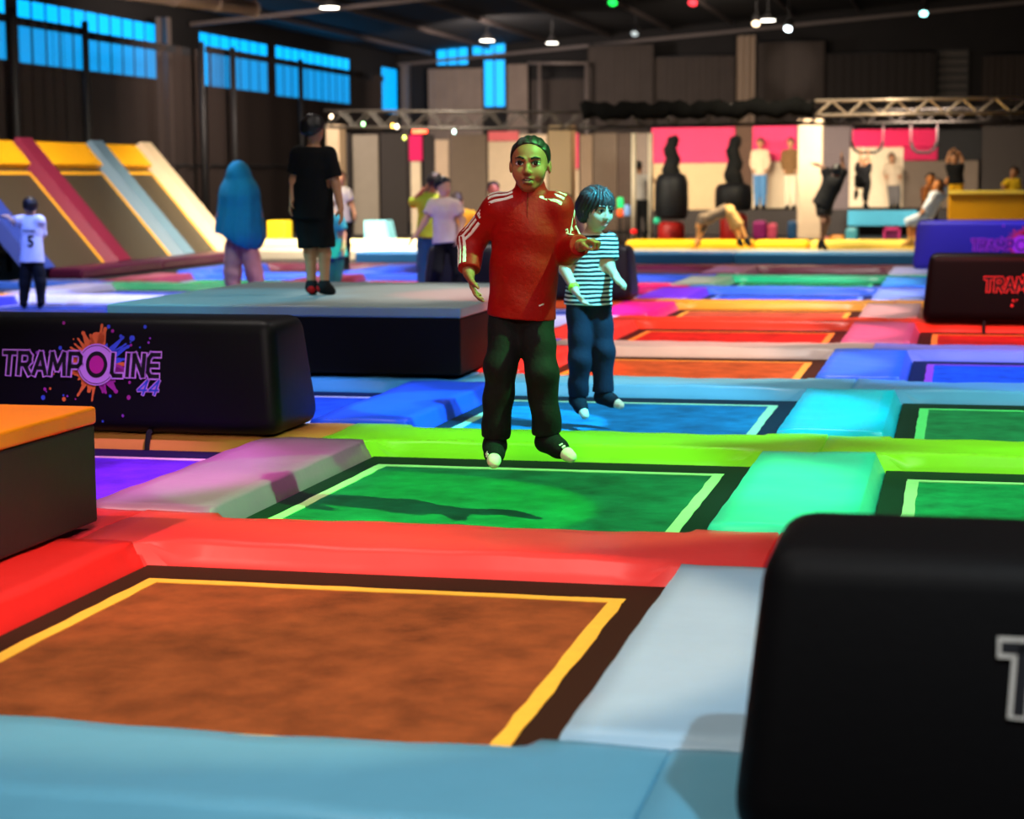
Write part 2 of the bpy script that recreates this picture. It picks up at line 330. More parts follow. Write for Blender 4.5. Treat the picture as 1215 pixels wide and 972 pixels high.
# ------------------------------------------------------------------ pads, beds
def pad(name, x0, x1, y0, y1, ztop, cs, ce, axis, m, seed, z0=ZF):
    """foam pad with sloped long sides (cs) and end slopes (ce); axis = long axis"""
    rs = np.random.RandomState(seed); cx, cy = (x0 + x1) / 2, (y0 + y1) / 2
    L, Wd = (x1 - x0, y1 - y0) if axis == 0 else (y1 - y0, x1 - x0)
    us = np.concatenate([[-L / 2, -L / 2 + ce * .55], np.linspace(-L / 2 + ce, L / 2 - ce, 26), [L / 2 - ce * .55, L / 2]])
    vs = np.concatenate([[-Wd / 2, -Wd / 2 + cs * .5, -Wd / 2 + cs * .86], np.linspace(-Wd / 2 + cs, Wd / 2 - cs, 8), [Wd / 2 - cs * .86, Wd / 2 - cs * .5, Wd / 2]])
    ph = rs.rand(6) * 6.28; V, Fc = [], []
    hz = ztop - z0
    for u in us:
        for v in vs:
            du = min((L / 2 - abs(u)) / ce, 1); dv = min((Wd / 2 - abs(v)) / cs, 1)
            if axis == 0 and abs(u) > L / 2 - .32: dv = 1          # squared off where the long pads butt against it
            elif axis == 0 and abs(u) > L / 2 - .37: dv = min(1, dv + .5)
            g = min(.12 + .88 * dv, (.95 + .05 * du) if axis == 0 else (.15 + .85 * du))
            wv = .004 * math.sin(u * 5 + ph[0]) * math.cos(v * 7 + ph[1]) + .0022 * math.sin(u * 17 + ph[2] + 3 * math.sin(v * 9 + ph[3]))
            wb = .006 * math.sin(u * 9 + ph[4]) * (1 - dv)
            z = hz * g + (wv + .003 * (1 - (2 * v / Wd) ** 2)) * min(du, dv)
            V.append((u, v - abs(wb) * np.sign(v), z))
    nv = len(vs); nu = len(us)
    for i in range(nu - 1):
        for j in range(nv - 1): Fc.append((i * nv + j, (i + 1) * nv + j, (i + 1) * nv + j + 1, i * nv + j + 1))
    # skirt down to the floor and bottom
    rim = [i * nv for i in range(nu)] + [(nu - 1) * nv + j for j in range(1, nv)] + [i * nv + nv - 1 for i in range(nu - 2, -1, -1)] + [j for j in range(nv - 2, 0, -1)]
    b0 = len(V)
    for r in rim: V.append((V[r][0] * 1.0, V[r][1], 0))
    n = len(rim)
    for k in range(n): Fc.append((rim[k], b0 + k, b0 + (k + 1) % n, rim[(k + 1) % n]))
    Fc.append(tuple(b0 + k for k in range(n)))
    if axis == 1: V = [(-v, u, z) for u, v, z in V]
    o = mesh_obj(name, V, Fc, m, None, (cx, cy, z0), True)
    return o
def longx(b): return (XR + XL + PX) / 2 + PX * (b - 1)          # centre of long pad b (0 left, 1 right of the middle column)
seed = 1
for k in range(10):
    for c in range(-3, 3):
        if k >= 8 and c == -3: continue
        if k < 2 and c < 0: continue
        if k < 4 and c < -1: continue
        if k == 9 and c == -3: continue
        col = CROSS_X.get((k, c), CROSS[k]); seed += 1
        x0, x1 = longx(c - 1), longx(c)
        o = pad('cross_pad', x0 + .0015, x1 - .0015, FR[k], FR[k] + WD, ZP, .085, .006, 0, vinyl(col), seed)
        where = 'in front of the ' + ROWN[k] if k == 0 else 'behind the ' + ROWN[k - 1]
        tag(o, '%s stage-light-tinted vinyl cross pad %s, %s' % (cname(col), where, COLN[c]), 'pad', 'cross pads between trampolines')
for r in range(9):
    for b in range(-3, 3):
        if r < 2 and b < 0: continue
        if r < 4 and b < -1: continue
        if r == 8 and b == 2: continue
        col = LONG.get((r, b))
        if col is None:
            col = {2: (60, 90, 220), 3: (70, 100, 230), 4: (60, 90, 230), 5: (70, 70, 225), 6: (190, 190, 236), 7: (150, 60, 80), 8: (60, 100, 230)}.get(r, (90, 100, 160))  # stage light put into these cover colours as well
        seed += 1; xc = longx(b)
        o = pad('long_pad', xc - .317, xc + .317, FR[r] + WD + .003, FR[r + 1] - .003, ZP + .014, .05, .02, 1, vinyl(col), seed)
        side = {-3: 'four columns left of the middle bed', -2: 'three columns left of the middle bed', -1: 'two columns left of the middle bed', 0: 'left of the middle bed', 1: 'right of the middle bed', 2: 'at the far right edge'}[b]
        tag(o, '%s stage-light-tinted vinyl long pad in the %s, %s' % (cname(col), ROWN[r], side), 'pad', 'long pads between trampolines')
def bed_mat(col):
    return mat('bed_%d_%d_%d' % col, col, .75, var=.42, vscale=5, bump=.25, bscale=160, spec=.12)
BORDERS = {}
def border_mat(col):
    c = tuple(int(v * .36) for v in col); return mat('bed_edge_%d_%d_%d' % c, c, .75, bump=.2, bscale=120, spec=.12)
def tape_mat(col): return mat('tape_%d_%d_%d' % col, col, .5, var=.06, vscale=20)
for r in range(8):
    for c in range(-3, 3):
        if r < 2 and c < 0 or r < 4 and c < -1: continue
        col = BED.get((r, c), (40, 60, 130)); tc = TAPE[r]
        if (r, c) in ((2, 2),): tc = (90, 236, 120)
        if (r, c) == (3, 2): tc = (150, 60, 220)
        if c < 1: tc = (190, 180, 220)
        if (r, c) == (1, 0): tc = (225, 170, 200)
        xa, xb = longx(c - 1) + .319, longx(c) - .319; ya, yb = FR[r] + WD + .002, FR[r + 1] - .002
        ox = (xa + xb) / 2
        tr = thing('trampoline', '%s stage-light-tinted taped trampoline bed, %s, %s' % (cname(col), ROWN[r], COLN[c]), 'trampoline', (ox, ya, ZF), 'trampolines in the grid')
        ia, ib = XL - ox + PX * (c - 1), XR - ox + PX * (c - 1)
        ja, jb = .07, T[r] - ya
        w_ = .052
        bm = bmesh.new()
        for q in ((xa - ox, xb - ox, 0, ja), (xa - ox, xb - ox, jb, yb - ya), (xa - ox, ia, ja, jb), (ib, xb - ox, ja, jb)):
            box_bm(q[0], q[1], q[2], q[3], 0, -ZF - .004, bm=bm)
        bm_obj('bed_border', bm, border_mat(col), tr)
        bm = bmesh.new(); n = 10
        g = [[bm.verts.new((ia + w_ * .5 + (ib - ia - w_) * i / n, ja + w_ * .5 + (jb - ja - w_) * j / n, -ZF - .004)) for j in range(n + 1)] for i in range(n + 1)]
        for i in range(n):
            for j in range(n): bm.faces.new((g[i][j], g[i + 1][j], g[i + 1][j + 1], g[i][j + 1]))
        ex = bmesh.ops.extrude_face_region(bm, geom=bm.faces[:])
        bmesh.ops.translate(bm, vec=(0, 0, ZF + .006), verts=[v for v in ex['geom'] if isinstance(v, bmesh.types.BMVert)])
        bmesh.ops.recalc_face_normals(bm, faces=bm.faces[:])
        bm_obj('jump_bed', bm, bed_mat(col), tr)
        for q in ((ia, ib, jb - w_, jb), (ia, ib, ja, ja + w_), (ia, ia + w_, ja, jb - w_), (ib - w_, ib, ja, jb - w_)):
            V, Fc = [], []; n = 14; hor = q[1] - q[0] > q[3] - q[2]
            for i in range(n + 1):
                t = i / n; j1, j2 = random.uniform(-.004, .004), random.uniform(-.004, .004)
                if hor: x = q[0] + (q[1] - q[0]) * t; V += [(x, q[2] + j1, .0), (x, q[3] + j2, .0)]
                else: y = q[2] + (q[3] - q[2]) * t; V += [(q[0] + j1, y, .0), (q[1] + j2, y, .0)]
            V = [(x, y, -ZF - .001) for x, y, _ in V]; nb = len(V); V += [(x, y, -ZF - .004) for x, y, _ in V]
            for i in range(n):
                f = (2 * i, 2 * i + 2, 2 * i + 3, 2 * i + 1); Fc.append(f if hor else f[::-1])
            for i in range(n):
                Fc.append((2 * i, nb + 2 * i, nb + 2 * i + 2, 2 * i + 2)); Fc.append((2 * i + 1, 2 * i + 3, nb + 2 * i + 3, nb + 2 * i + 1))
            mesh_obj('tape_line', V, Fc, tape_mat(tc), tr)
# ------------------------------------------------------------------ far edge strips and obstacle-area floor
def strip(name, px0, px1, y0, y1, z0, z1, m, label, cat, bev=.03):
    x0, x1 = bp(px0, 250, y=y0)[0], bp(px1, 250, y=y0)[0]
    o = box(name, x0, x1, y0, y1, z0, z1, m, bev=bev, seg=2)
    return tag(o, label, cat)
strip('edge_pad', 420, 870, 31.0, 31.9, ZF, .16, vinyl((40, 96, 150)), 'long blue edge pad before the yellow kerb, left length', 'pad')
strip('edge_pad', 871, 1240, 31.0, 31.9, ZF, .16, vinyl((50, 120, 170)), 'long blue edge pad before the yellow kerb, right length', 'pad')
strip('walkway_mat', 280, 1240, 32.0, 32.95, ZF, .16, mat('walk_grey', (170, 158, 140), .7), 'pale grey walkway mat in front of the yellow kerb', 'mat')
YEL = vinyl((246, 186, 30)); YEL_OVEREXP = vinyl((255, 236, 170))  # second yellow has the overexposing light put into its colour
for a, b, m, lb in ((742, 824, YEL, 'yellow foam kerb length left of the backbending gymnast'), (825, 893, YEL, 'yellow foam kerb length under the backbending gymnast'),
                    (894, 960, YEL, 'yellow foam kerb length in front of the cream pillar'), (961, 1110, vinyl((250, 214, 90)), 'bright yellow foam kerb length beside the pit'),
                    (295, 545, YEL_OVEREXP, 'yellow foam kerb painted overexposed behind the stage box')):
    strip('foam_kerb', a, b - 1, 33.0, 33.7, ZF, .30, m, lb, 'kerb', .06)
strip('crash_mat', 150, 1240, 34.0, 42.4, ZF, .12, mat('obstacle_floor', (30, 28, 30), .6, var=.2), 'dark crash mat covering the obstacle course floor', 'mat')

# ------------------------------------------------------------------ foam boxes and rolls
def foam_block(name, label, x0, x1, y0, y1, ztop, band, mtop, mside, z0=ZP + .03, cat='foam box', seams=()):
    t = thing(name, label, cat, ((x0 + x1) / 2, (y0 + y1) / 2, z0)); hx, hy = (x1 - x0) / 2, (y1 - y0) / 2; h = ztop - z0
    bm_obj('side_cover', box_bm(-hx, hx, -hy, hy, 0, h - band, .012, 2), mside, t)
    bm = box_bm(-hx - .006, hx + .006, -hy - .006, hy + .006, h - band, h, .014, 3)
    bm_obj('top_cover', bm, mtop, t)
    return t
q = bp(117, 628, z=ZP)
foam_block('foam_box', 'orange-topped black foam box cut off by the left edge of the view', q[0] - 1.9, q[0], q[1] - 2.1, q[1], .545, .068, vinyl((250, 150, 20)), mat('box_side', (30, 26, 25), .6, bump=.1))
# big stage box
stage = foam_block('stage_box', 'large teal-topped black foam stage with a boy standing on it', -5.72, -3.2, 12.15, 15.0, .554, .075, vinyl((138, 158, 160)), mat('stage_side', (14, 11, 12), .6, bump=.1, spec=.12), z0=ZP + .03)
# upholstered rolls with printed logo
LILAC = mat('logo_lilac', (214, 150, 235), .6); LOGO_K = mat('logo_black', (14, 10, 18), .6); MAGD = mat('logo_magenta', (200, 30, 150), .6)
SPL = [mat('logo_orange', (240, 120, 50), .6), mat('logo_violet', (150, 60, 190), .6), mat('logo_blue', (60, 90, 220), .6), mat('logo_plum', (170, 40, 150), .6)]
TV = {}
def fit(V, u0, u1, v0, v1):
    V = V.copy(); mn, mx = V.min(0), V.max(0)
    V[:, 0] = u0 + (V[:, 0] - mn[0]) / (mx[0] - mn[0]) * (u1 - u0); V[:, 1] = v0 + (V[:, 1] - mn[1]) / (mx[1] - mn[1]) * (v1 - v0); return V
def ring(r0, r1, n=40, c=(0, 0), sx=1):
    V = []; Fc = []
    for k in range(n):
        a = 2 * math.pi * k / n
        V += [(c[0] + sx * r0 * math.cos(a), c[1] + r0 * math.sin(a), 0), (c[0] + sx * r1 * math.cos(a), c[1] + r1 * math.sin(a), 0)]
    for k in range(n):
        j = (k + 1) % n; Fc.append((2 * k, 2 * k + 1, 2 * j + 1, 2 * j))
    return np.array(V), Fc
def disc(r, n=30, c=(0, 0), sx=1, jag=0, rs=None):
    V = [(c[0] + sx * r * (1 + (jag * rs.rand() if jag else 0)) * math.cos(2 * math.pi * k / n), c[1] + r * (1 + (jag * rs.rand() if jag else 0)) * math.sin(2 * math.pi * k / n), 0) for k in range(n)]
    return np.array(V), [tuple(range(n))]
GLYPH = {'T': [[(0, 1), (1, 1)], [(.5, 1), (.5, 0)]], 'R': [[(.05, 0), (.05, 1), (.75, 1), (.95, .85), (.95, .6), (.75, .45), (.05, .45)], [(.5, .45), (.98, 0)]],
         'A': [[(0, 0), (.5, 1), (1, 0)], [(.22, .3), (.78, .3)]], 'M': [[(0, 0), (.1, 1), (.5, .25), (.9, 1), (1, 0)]], 'P': [[(.05, 0), (.05, 1), (.75, 1), (.97, .85), (.97, .55), (.75, .4), (.05, .4)]],
         'L': [[(.05, 1), (.05, .15), (.25, 0), (.95, 0)]], 'I': [[(.5, 1), (.5, 0)]], 'N': [[(.05, 0), (.05, 1), (.95, 0), (.95, 1)]], 'E': [[(1, 1), (.3, 1), (.05, .8), (.05, .2), (.3, 0), (1, 0)], [(.05, .5), (.9, .5)]],
         '4': [[(.72, 0), (.72, 1), (.0, .3), (1, .3)]]}
GW = {'M': 1.25, 'I': .28, 'T': .95}
def strokes(text, u0, u1, v0, v1, wd, shear=.06):
    """bold block letters as thick polylines"""
    V, Fc = [], []; gap = .34; tot = sum(GW.get(c, 1) for c in text) + gap * (len(text) - 1); sc_ = (u1 - u0) / tot; x = u0
    def add(P, F_):
        b = len(V); V.extend((p[0], p[1], 0) for p in P); Fc.append(tuple(b + i for i in F_))
    for c in text:
        w_ = GW.get(c, 1) * sc_
        for pl in GLYPH[c]:
            Q = [np.array([x + w_ * a + shear * (b_ - .5) * (v1 - v0), v0 + (v1 - v0) * b_]) for a, b_ in pl]
            for a, b_ in zip(Q, Q[1:]):
                d = (b_ - a) / np.linalg.norm(b_ - a); n_ = np.array([-d[1], d[0]]) * wd / 2; e = d * wd * .35
                add([a - e + n_, a - e - n_, b_ + e - n_, b_ + e + n_], (0, 1, 2, 3))
        x += w_ + gap * sc_
    return np.array([(p[0], p[1], 0) for p in V]), Fc
def logo(parent, place, splash=True, mats=None):
    """place(u, v, lift) -> local point on the cover"""
    li, kk, mg, spl = mats or (LILAC, LOGO_K, MAGD, SPL)
    def put(name, V, Fc, m, lift):
        mesh_obj(name, [place(p[0], p[1], lift) for p in V], Fc, m, parent)
    oc = (.08, 0)
    if splash:
        rs = np.random.RandomState(5)
        parts = [([], []) for _ in spl]
        def add(i, V, Fc):
            b = len(parts[i][0]); parts[i][0].extend(map(tuple, V)); parts[i][1].extend(tuple(x + b for x in f) for f in Fc)
        for k in range(30):
            a = 2 * math.pi * k / 30 + rs.rand() * .15; L = .10 + .085 * rs.rand() ** 1.6; wd = .010 + .014 * rs.rand()
            ca, sa = math.cos(a), math.sin(a); i = (0 if 1.35 < a % 6.28 < 4.9 else 3 if a % 6.28 > 4.9 else 2) if rs.rand() < .85 else rs.randint(0, 4)
            pr = [(.06, wd), (.10, wd * .8), (.8 * L + .02, wd * .35), (L, wd * .45), (L + .008, wd * .2)]
            V = [(oc[0] + ca * r_ * 1.15 - sa * q_, sa * r_ + ca * q_, 0) for r_, q_ in pr] + [(oc[0] + ca * r_ * 1.15 + sa * q_, sa * r_ - ca * q_, 0) for r_, q_ in pr[::-1]]
            add(i, V, [tuple(range(10))])
        for k in range(34):
            a = rs.rand() * 6.28; d = .15 + .12 * rs.rand(); add(rs.randint(0, 4), *disc(.004 + .011 * rs.rand() ** 2, 10, (oc[0] + d * 1.25 * math.cos(a), d * math.sin(a)), .9))
        add(0, *disc(.03, 14, (oc[0], .12), 1.1, .25, rs)); add(2, *disc(.014, 12, (.255, .125)))
        for i, (V, Fc) in enumerate(parts):
            put('logo_splash', np.array(V), Fc, spl[i], .0015 + i * .0003); COL.objects[-1]['kind'] = 'stuff'
    put('logo_outline', *strokes('TRAMP', -.40, .0, -.05, .05, .034), li, .0074)
    put('logo_letters', *strokes('TRAMP', -.40, .0, -.05, .05, .0185), kk, .0080)
    put('logo_outline', *strokes('LINE', .158, .395, -.05, .05, .034), li, .0074)
    put('logo_letters', *strokes('LINE', .158, .395, -.05, .05, .0185), kk, .0080)
    put('logo_ring', *ring(.055, .098, c=oc), li, .006)
    put('logo_ring', *ring(.088, .091, c=oc), kk, .0068)
    put('logo_ring', *ring(.040, .062, c=oc, sx=.88), kk, .007)
    put('logo_disc', *disc(.042, c=oc, sx=.88), mg, .0072)
    put('logo_outline', *strokes('44', .30, .40, -.135, -.07, .018, .35), li, .0086)
    put('logo_letters', *strokes('44', .30, .40, -.135, -.07, .009, .35), spl[2], .0092)
def roll(label, x0, x1, y0, y1, ztop, mcover, straps=(), logo_u=None, lz=.0, lscale=1.0, lmats=None, splash=True, z0=ZP + .008):
    t = thing('foam_roll', label, 'foam roll', ((x0 + x1) / 2, (y0 + y1) / 2, z0), 'upholstered foam rolls'); hx = (x1 - x0) / 2; hy = (y1 - y0) / 2; h = ztop - z0
    # cross-section: upright block, top corners rounded, sides leaning in; ends leaning in as well
    bm = bmesh.new(); lean, le = .07, .05
    b = [bm.verts.new(p) for p in ((-hx, -hy, 0), (hx, -hy, 0), (hx, hy, 0), (-hx, hy, 0))]
    m_ = [bm.verts.new(p) for p in ((-hx - .0, -hy, h * .18), (hx, -hy, h * .18), (hx, hy, h * .18), (-hx, hy, h * .18))]
    tp = [bm.verts.new(p) for p in ((-hx + le, -hy + lean, h), (hx - le, -hy + lean, h), (hx - le, hy - lean, h), (-hx + le, hy - lean, h))]
    bm.faces.new(b[::-1]); bm.faces.new(tp)
    for A, B in ((b, m_), (m_, tp)):
        for k in range(4): bm.faces.new((A[k], A[(k + 1) % 4], B[(k + 1) % 4], B[k]))
    te = [e for e in bm.edges if all(v.co.z > h * .9 for v in e.verts)] + [e for e in bm.edges if abs(e.verts[0].co.z - e.verts[1].co.z) > .05] + [e for e in bm.edges if all(v.co.z < .01 for v in e.verts)]
    bmesh.ops.bevel(bm, geom=te, offset=.075, segments=5, affect='EDGES', profile=.55, clamp_overlap=True)
    bm_obj('cover', bm, mcover, t, smooth=True)
    for sx in straps:
        xs = sx - (x0 + x1) / 2
        V, Fc = tube_data([(xs, -hy + .02, .012), (xs, -hy - .004, .004), (xs, -hy - .014, -.02), (xs, -hy - .036, -.09)], .015, 6); mesh_obj('strap', V, Fc, BLACK, t)
    if logo_u is not None:
        uo = logo_u - (x0 + x1) / 2; vo = h * .5 + lz
        def place(u, v, lift):
            z = vo + v * lscale; yy = -hy + (lean * (z - h * .18) / (h * .82) if z > h * .18 else 0)
            return (uo + u * lscale, yy - lift - .001, z)
        logo(t, place, splash, lmats)
    return t
roll('black foam roll with lilac lettering in the left foreground beside the orange-topped box', -5.75, -3.40, 9.2, 9.85, .675, mat('roll_black', (9, 8, 13), .5, bump=.08, bscale=12, spec=.25), (-4.62, -4.12, -5.2), -4.508, .06, 1.12)
roll('large black foam roll filling the lower right corner', -.41, 1.98, 3.62, 4.25, .675, mat('roll_black_near', (8, 6, 7), .6, bump=.06, spec=.12), (), .58, .07, 1.2, (mat('logo_ivory', (200, 190, 180), .6), LOGO_K, MAGD, SPL))
RED_L = mat('logo_red', (255, 60, 60), .6)
roll('dark foam roll with red lettering on the right', -.30, 2.0, 17.52, 18.15, .69, mat('roll_dark', (16, 6, 7), .5, spec=.15), (.24, .75), .70, .04, 1.15, (RED_L, mat('logo_dark', (40, 6, 8), .6), RED_L, [RED_L] * 4))
MAG_L = mat('logo_bright_magenta', (240, 60, 240), .6)
roll('deep blue foam roll with magenta lettering behind the red-lettered one', -.62, 2.4, 27.6, 28.3, .76, mat('roll_blue', (40, 24, 150), .5), (), .75, .0, 1.4, (MAG_L, mat('logo_violet_dark', (60, 10, 120), .6), MAG_L, [mat('logo_pink', (250, 40, 90), .6), MAG_L, MAG_L, MAG_L]))
roll('plain navy foam roll behind the two jumping boys', -5.75, -3.42, 20.2, 20.8, .665, mat('roll_navy', (20, 20, 40), .5))

# ------------------------------------------------------------------ inclined wall trampolines on the left
GOLD = vinyl((250, 176, 24))
BEAMC = [(50, 70, 160), (124, 36, 60), (104, 132, 150), (206, 180, 150)]
def quad_prism(name, a, b, c, d, th, m, parent):
    """slab with top face a b c d (counter-clockwise from outside) and thickness th"""
    P = [np.array(p, float) for p in (a, b, c, d)]; n = np.cross(P[1] - P[0], P[3] - P[0]); n /= np.linalg.norm(n)
    V = P + [p - n * th for p in P]
    return mesh_obj(name, V, [(0, 1, 2, 3), (7, 6, 5, 4), (0, 4, 5, 1), (1, 5, 6, 2), (2, 6, 7, 3), (3, 7, 4, 0)], m, parent)
XB, XT, ZT = -12.95, -14.6, 1.97
MESHB = mat('grey_jump_mesh', (64, 54, 40), .5, bump=.2, bscale=90)
def on_slope(s, y, lift=0):
    n = np.array([ZT, 0, XB - XT]); n = n / np.linalg.norm(n)
    return np.array([XB + (XT - XB) * s, y, ZF + .08 + (ZT - ZF - .08) * s]) + n * lift
ystart = [25.3, 27.95, 30.55, 32.6]
order = ['leftmost', 'middle', 'rightmost']
for k in range(3):
    y0, y1 = ystart[k], ystart[k + 1]
    t = thing('inclined_trampoline', '%s inclined wall trampoline with golden top pad' % order[k], 'trampoline', (XB, (y0 + y1) / 2, ZF), 'inclined wall trampolines')
    off = np.array([XB, (y0 + y1) / 2, ZF])
    def S(s, y, l=0): return on_slope(s, y, l) - off
    e = .36
    quad_prism('jump_bed', S(.04, y0 + e), S(.04, y1 - e), S(.80, y1 - e), S(.80, y0 + e), .02, MESHB, t)
    for ya, yb, sa, sb in ((y0 + e, y0 + e + .09, .04, .78), (y1 - e - .09, y1 - e, .04, .78), (y0 + e, y1 - e, .755, .78)):
        quad_prism('tape_line', S(sa, ya, .006), S(sa, yb, .006), S(sb, yb, .006), S(sb, ya, .006), .004, mat('tape_gold', (236, 170, 30), .5), t)
    quad_prism('top_pad', S(.81, y0 + e, .1), S(.81, y1 - e, .1), S(1.0, y1 - e, .1), S(1.0, y0 + e, .1), .13, GOLD, t)
    quad_prism('backing', S(.0, y0 + .35, -.03), S(.0, y1 - .35, -.03), S(1.0, y1 - .35, -.03), S(1.0, y0 + .35, -.03), .06, BLACK, t)
    for z_, nm in ((0, 'leg'),):
        for yy in (y0 + .42, y1 - .42):
            a = on_slope(.97, yy, -.1) - off; tube('leg', [a, (a[0], a[1], .01)], .04, BLACK, t, 6)
for k in range(4):
    yc = ystart[k]; t = thing('slope_pad', ['blue', 'maroon and pale', 'steel blue', 'cream'][k] + ' padded rail running up beside the wall trampolines', 'pad', (XB, yc, ZF), 'rails between wall trampolines')
    off = np.array([XB, yc, ZF])
    bmv = [on_slope(s, yc + dy, l) - off for s in (0, 1.01) for dy, l in ((-.34, -.02), (.34, -.02), (.24, .16), (-.24, .16))]
    mesh_obj('cover', bmv, [(0, 1, 2, 3)[::-1], (4, 5, 6, 7), (0, 1, 5, 4), (1, 2, 6, 5), (2, 3, 7, 6), (3, 0, 4, 7)], vinyl(BEAMC[k]), t)
for k, (y0, y1) in enumerate(((25.42, 28.3), (28.32, 31.9))):
    o = box('foot_pad', -12.9, -12.35, y0, y1, ZF, .14, vinyl((70, 20, 50)), bev=.04); tag(o, 'dark maroon foot pad along the wall trampolines, %s length' % ('near', 'far')[k], 'pad')

# ------------------------------------------------------------------ nets, posts, curtains
NETM = net_mat('dark_woven_net', (70, 60, 56), .5)
def net_panel(label, px0, px1, x, zt, zb, m, name='safety_net'):
    y0, y1 = bp(px0, 100, x=x)[1], bp(px1, 100, x=x)[1]
    t = thing(name, label, 'net', (x, (y0 + y1) / 2, ZF), 'nets along the left wall'); n = 24; hw = (y1 - y0) / 2; V = []; Fc = []
    for i in range(n + 1):
        yy = -hw + 2 * hw * i / n
        V += [(.05 * math.sin(i * 1.7), yy, zb - ZF), (.05 * math.sin(i * 1.7 + .5), yy, zt - ZF)]
    for i in range(n): Fc.append((2 * i, 2 * i + 2, 2 * i + 3, 2 * i + 1))
    mesh_obj('mesh_sheet', V, Fc, m, t, smooth=True)
    bm_obj('top_hem', box_bm(-.01, .01, -hw, hw, zt - ZF - .16, zt - ZF), mat('net_hem', (26, 26, 30), .9), t)
    tube('cable', [(.06, -hw + 2 * hw * i / 30, 1.72 + .06 * abs(math.sin(i * .7))) for i in range(31)], .02, BLACK, t, 6)
    return t
XN = -16.9
net_panel('dark safety net hanging before the nearest left window', -60, 17, XN, 4.42, 0.0, NETM)
net_panel('dark safety net in front of the widest blue window', 19, 102, XN, 4.40, 0.0, NETM)
net_panel('dark safety net right of the widest blue window', 104, 237, XN, 4.34, 0.0, NETM)
net_panel('dark safety net before the second blue window', 245, 276, XN, 4.46, 0.0, NETM)
net_panel('dark safety net running to the far left corner', 278, 455, XN, 4.46, 0.0, NETM)
POSTM = mat('net_post', (24, 22, 22), .6)
for px, lb in ((18, 'at the left edge of the widest window'), (103, 'splitting the widest window'), (240, 'left of the second window'), (277, 'crossing the second window'), (357, 'below the third window')):
    y = bp(px, 100, x=XN + .32)[1]
    t = thing('net_post', 'dark upright net post ' + lb, 'post', (XN + .32, y, ZF), 'net posts along the left wall')
    tube('upright', [(0, 0, 0), (0, 0, 4.5)], .07, POSTM, t, 8); lathe('foot_plate', [(.16, 0), (.16, .03), (.08, .05)], POSTM, t, n=12)
# steel columns by the left wall
for px, lb in ((196, 'between the widest and second windows'), (490, 'in the far left corner')):
    y = min(bp(px, 100, x=-17.9)[1], 61.2); t = thing('steel_column', 'steel roof column ' + lb, 'column', (-17.9, y, ZF), 'steel columns')
    for dx in (-.12, .12): bm_obj('flange', box_bm(dx - .015, dx + .015, -.12, .12, 0, 5.15), STEEL, t)
    bm_obj('web', box_bm(-.105, .105, -.012, .012, 0, 5.15), STEEL, t)
CURT = mat('grey_curtain', (140, 124, 114), .9, var=.1, vscale=2); CURT2 = mat('brown_curtain', (64, 55, 50), .9, var=.1, vscale=2)
def curtain(label, px0, px1, y, ztop, zb, m, amp=.03, n=60):
    x0, x1 = bp(px0, 100, y=y)[0], bp(px1, 100, y=y)[0]; V = []; Fc = []; cx = (x0 + x1) / 2
    t = thing('curtain', label, 'curtain', (cx, y, ZF), 'hanging curtains at the back')
    for i in range(n + 1):
        u = x0 - cx + (x1 - x0) * i / n; d = amp * math.sin(i * 1.3) + .3 * amp * math.sin(i * .53)
        V += [(u, d, zb - ZF), (u, d * .6, ztop - ZF)]
    for i in range(n): Fc.append((2 * i, 2 * i + 2, 2 * i + 3, 2 * i + 1))
    nb = len(V); V += [(a, b + .02, c) for a, b, c in V]
    Fc += [tuple(nb + i for i in f[::-1]) for f in Fc]
    mesh_obj('drape', V, Fc, m, t, smooth=True)
    tube('rail', [(x0 - cx, 0, ztop - ZF), (x1 - cx, 0, ztop - ZF)], .03, POSTM, t, 6)
curtain('grey curtain between the corner window and the tall blue window', 508, 572, 61.2, 5.0, 0, CURT)
curtain('grey curtain right of the tall blue window', 602, 626, 61.2, 5.1, 0, CURT)
curtain('brown curtain behind the white goal-like frame', 630, 697, 61.3, 4.6, 0, CURT2)
curtain('brown curtain above the middle of the truss', 698, 775, 60.6, 5.6, 0, CURT2)
curtain('dim brown curtain left of the gathered drape', 776, 872, 60.8, 5.2, 0, CURT2)
curtain('gathered tan drape hanging from the roof bar', 874, 896, 60.0, 5.75, 0, mat('tan_drape', (150, 130, 112), .9), .12, 14)
curtain('dark curtain lit by a pale beam', 898, 978, 61.0, 5.6, 0, CURT2)
curtain('dark curtain at the right of the back wall', 980, 1110, 61.1, 5.2, 0, mat('dark_curtain', (40, 34, 31), .9))
curtain('brownish curtain in the far right corner', 1165, 1260, 60.4, 5.0, 0, mat('dark_curtain2', (56, 47, 42), .9))
t = thing('back_frame', 'pale rectangular steel frame on the back wall left of centre', 'frame', (bp(663, 100, y=60)[0], 60, ZF))
A, B = bp(626, 75, y=60), bp(697, 75, y=60); ox = t.location.x
tube('crossbar', [(A[0] - ox, 0, A[2] - ZF), (B[0] - ox, 0, B[2] - ZF)], .05, STEEL, t)
for px in (640, 696): x = bp(px, 100, y=60)[0] - ox; tube('upright', [(x, 0, 0), (x, 0, A[2] - ZF)], .06, STEEL, t)
t = thing('louvre_panel', 'dark louvred panel high on the back wall at right', 'louvre', (bp(1130, 100, y=61.8)[0], 61.8, bp(1130, 124, y=61.8)[2]))
for k in range(7): bm_obj('slat', box_bm(-.45, .45, -.08, .05, k * .25, k * .25 + .12), mat('louvre_grey', (70, 62, 58), .6), t)
bm_obj('frame', box_bm(-.5, .5, .05, .2, -.05, 1.7), mat('louvre_frame', (30, 27, 26), .6), t)

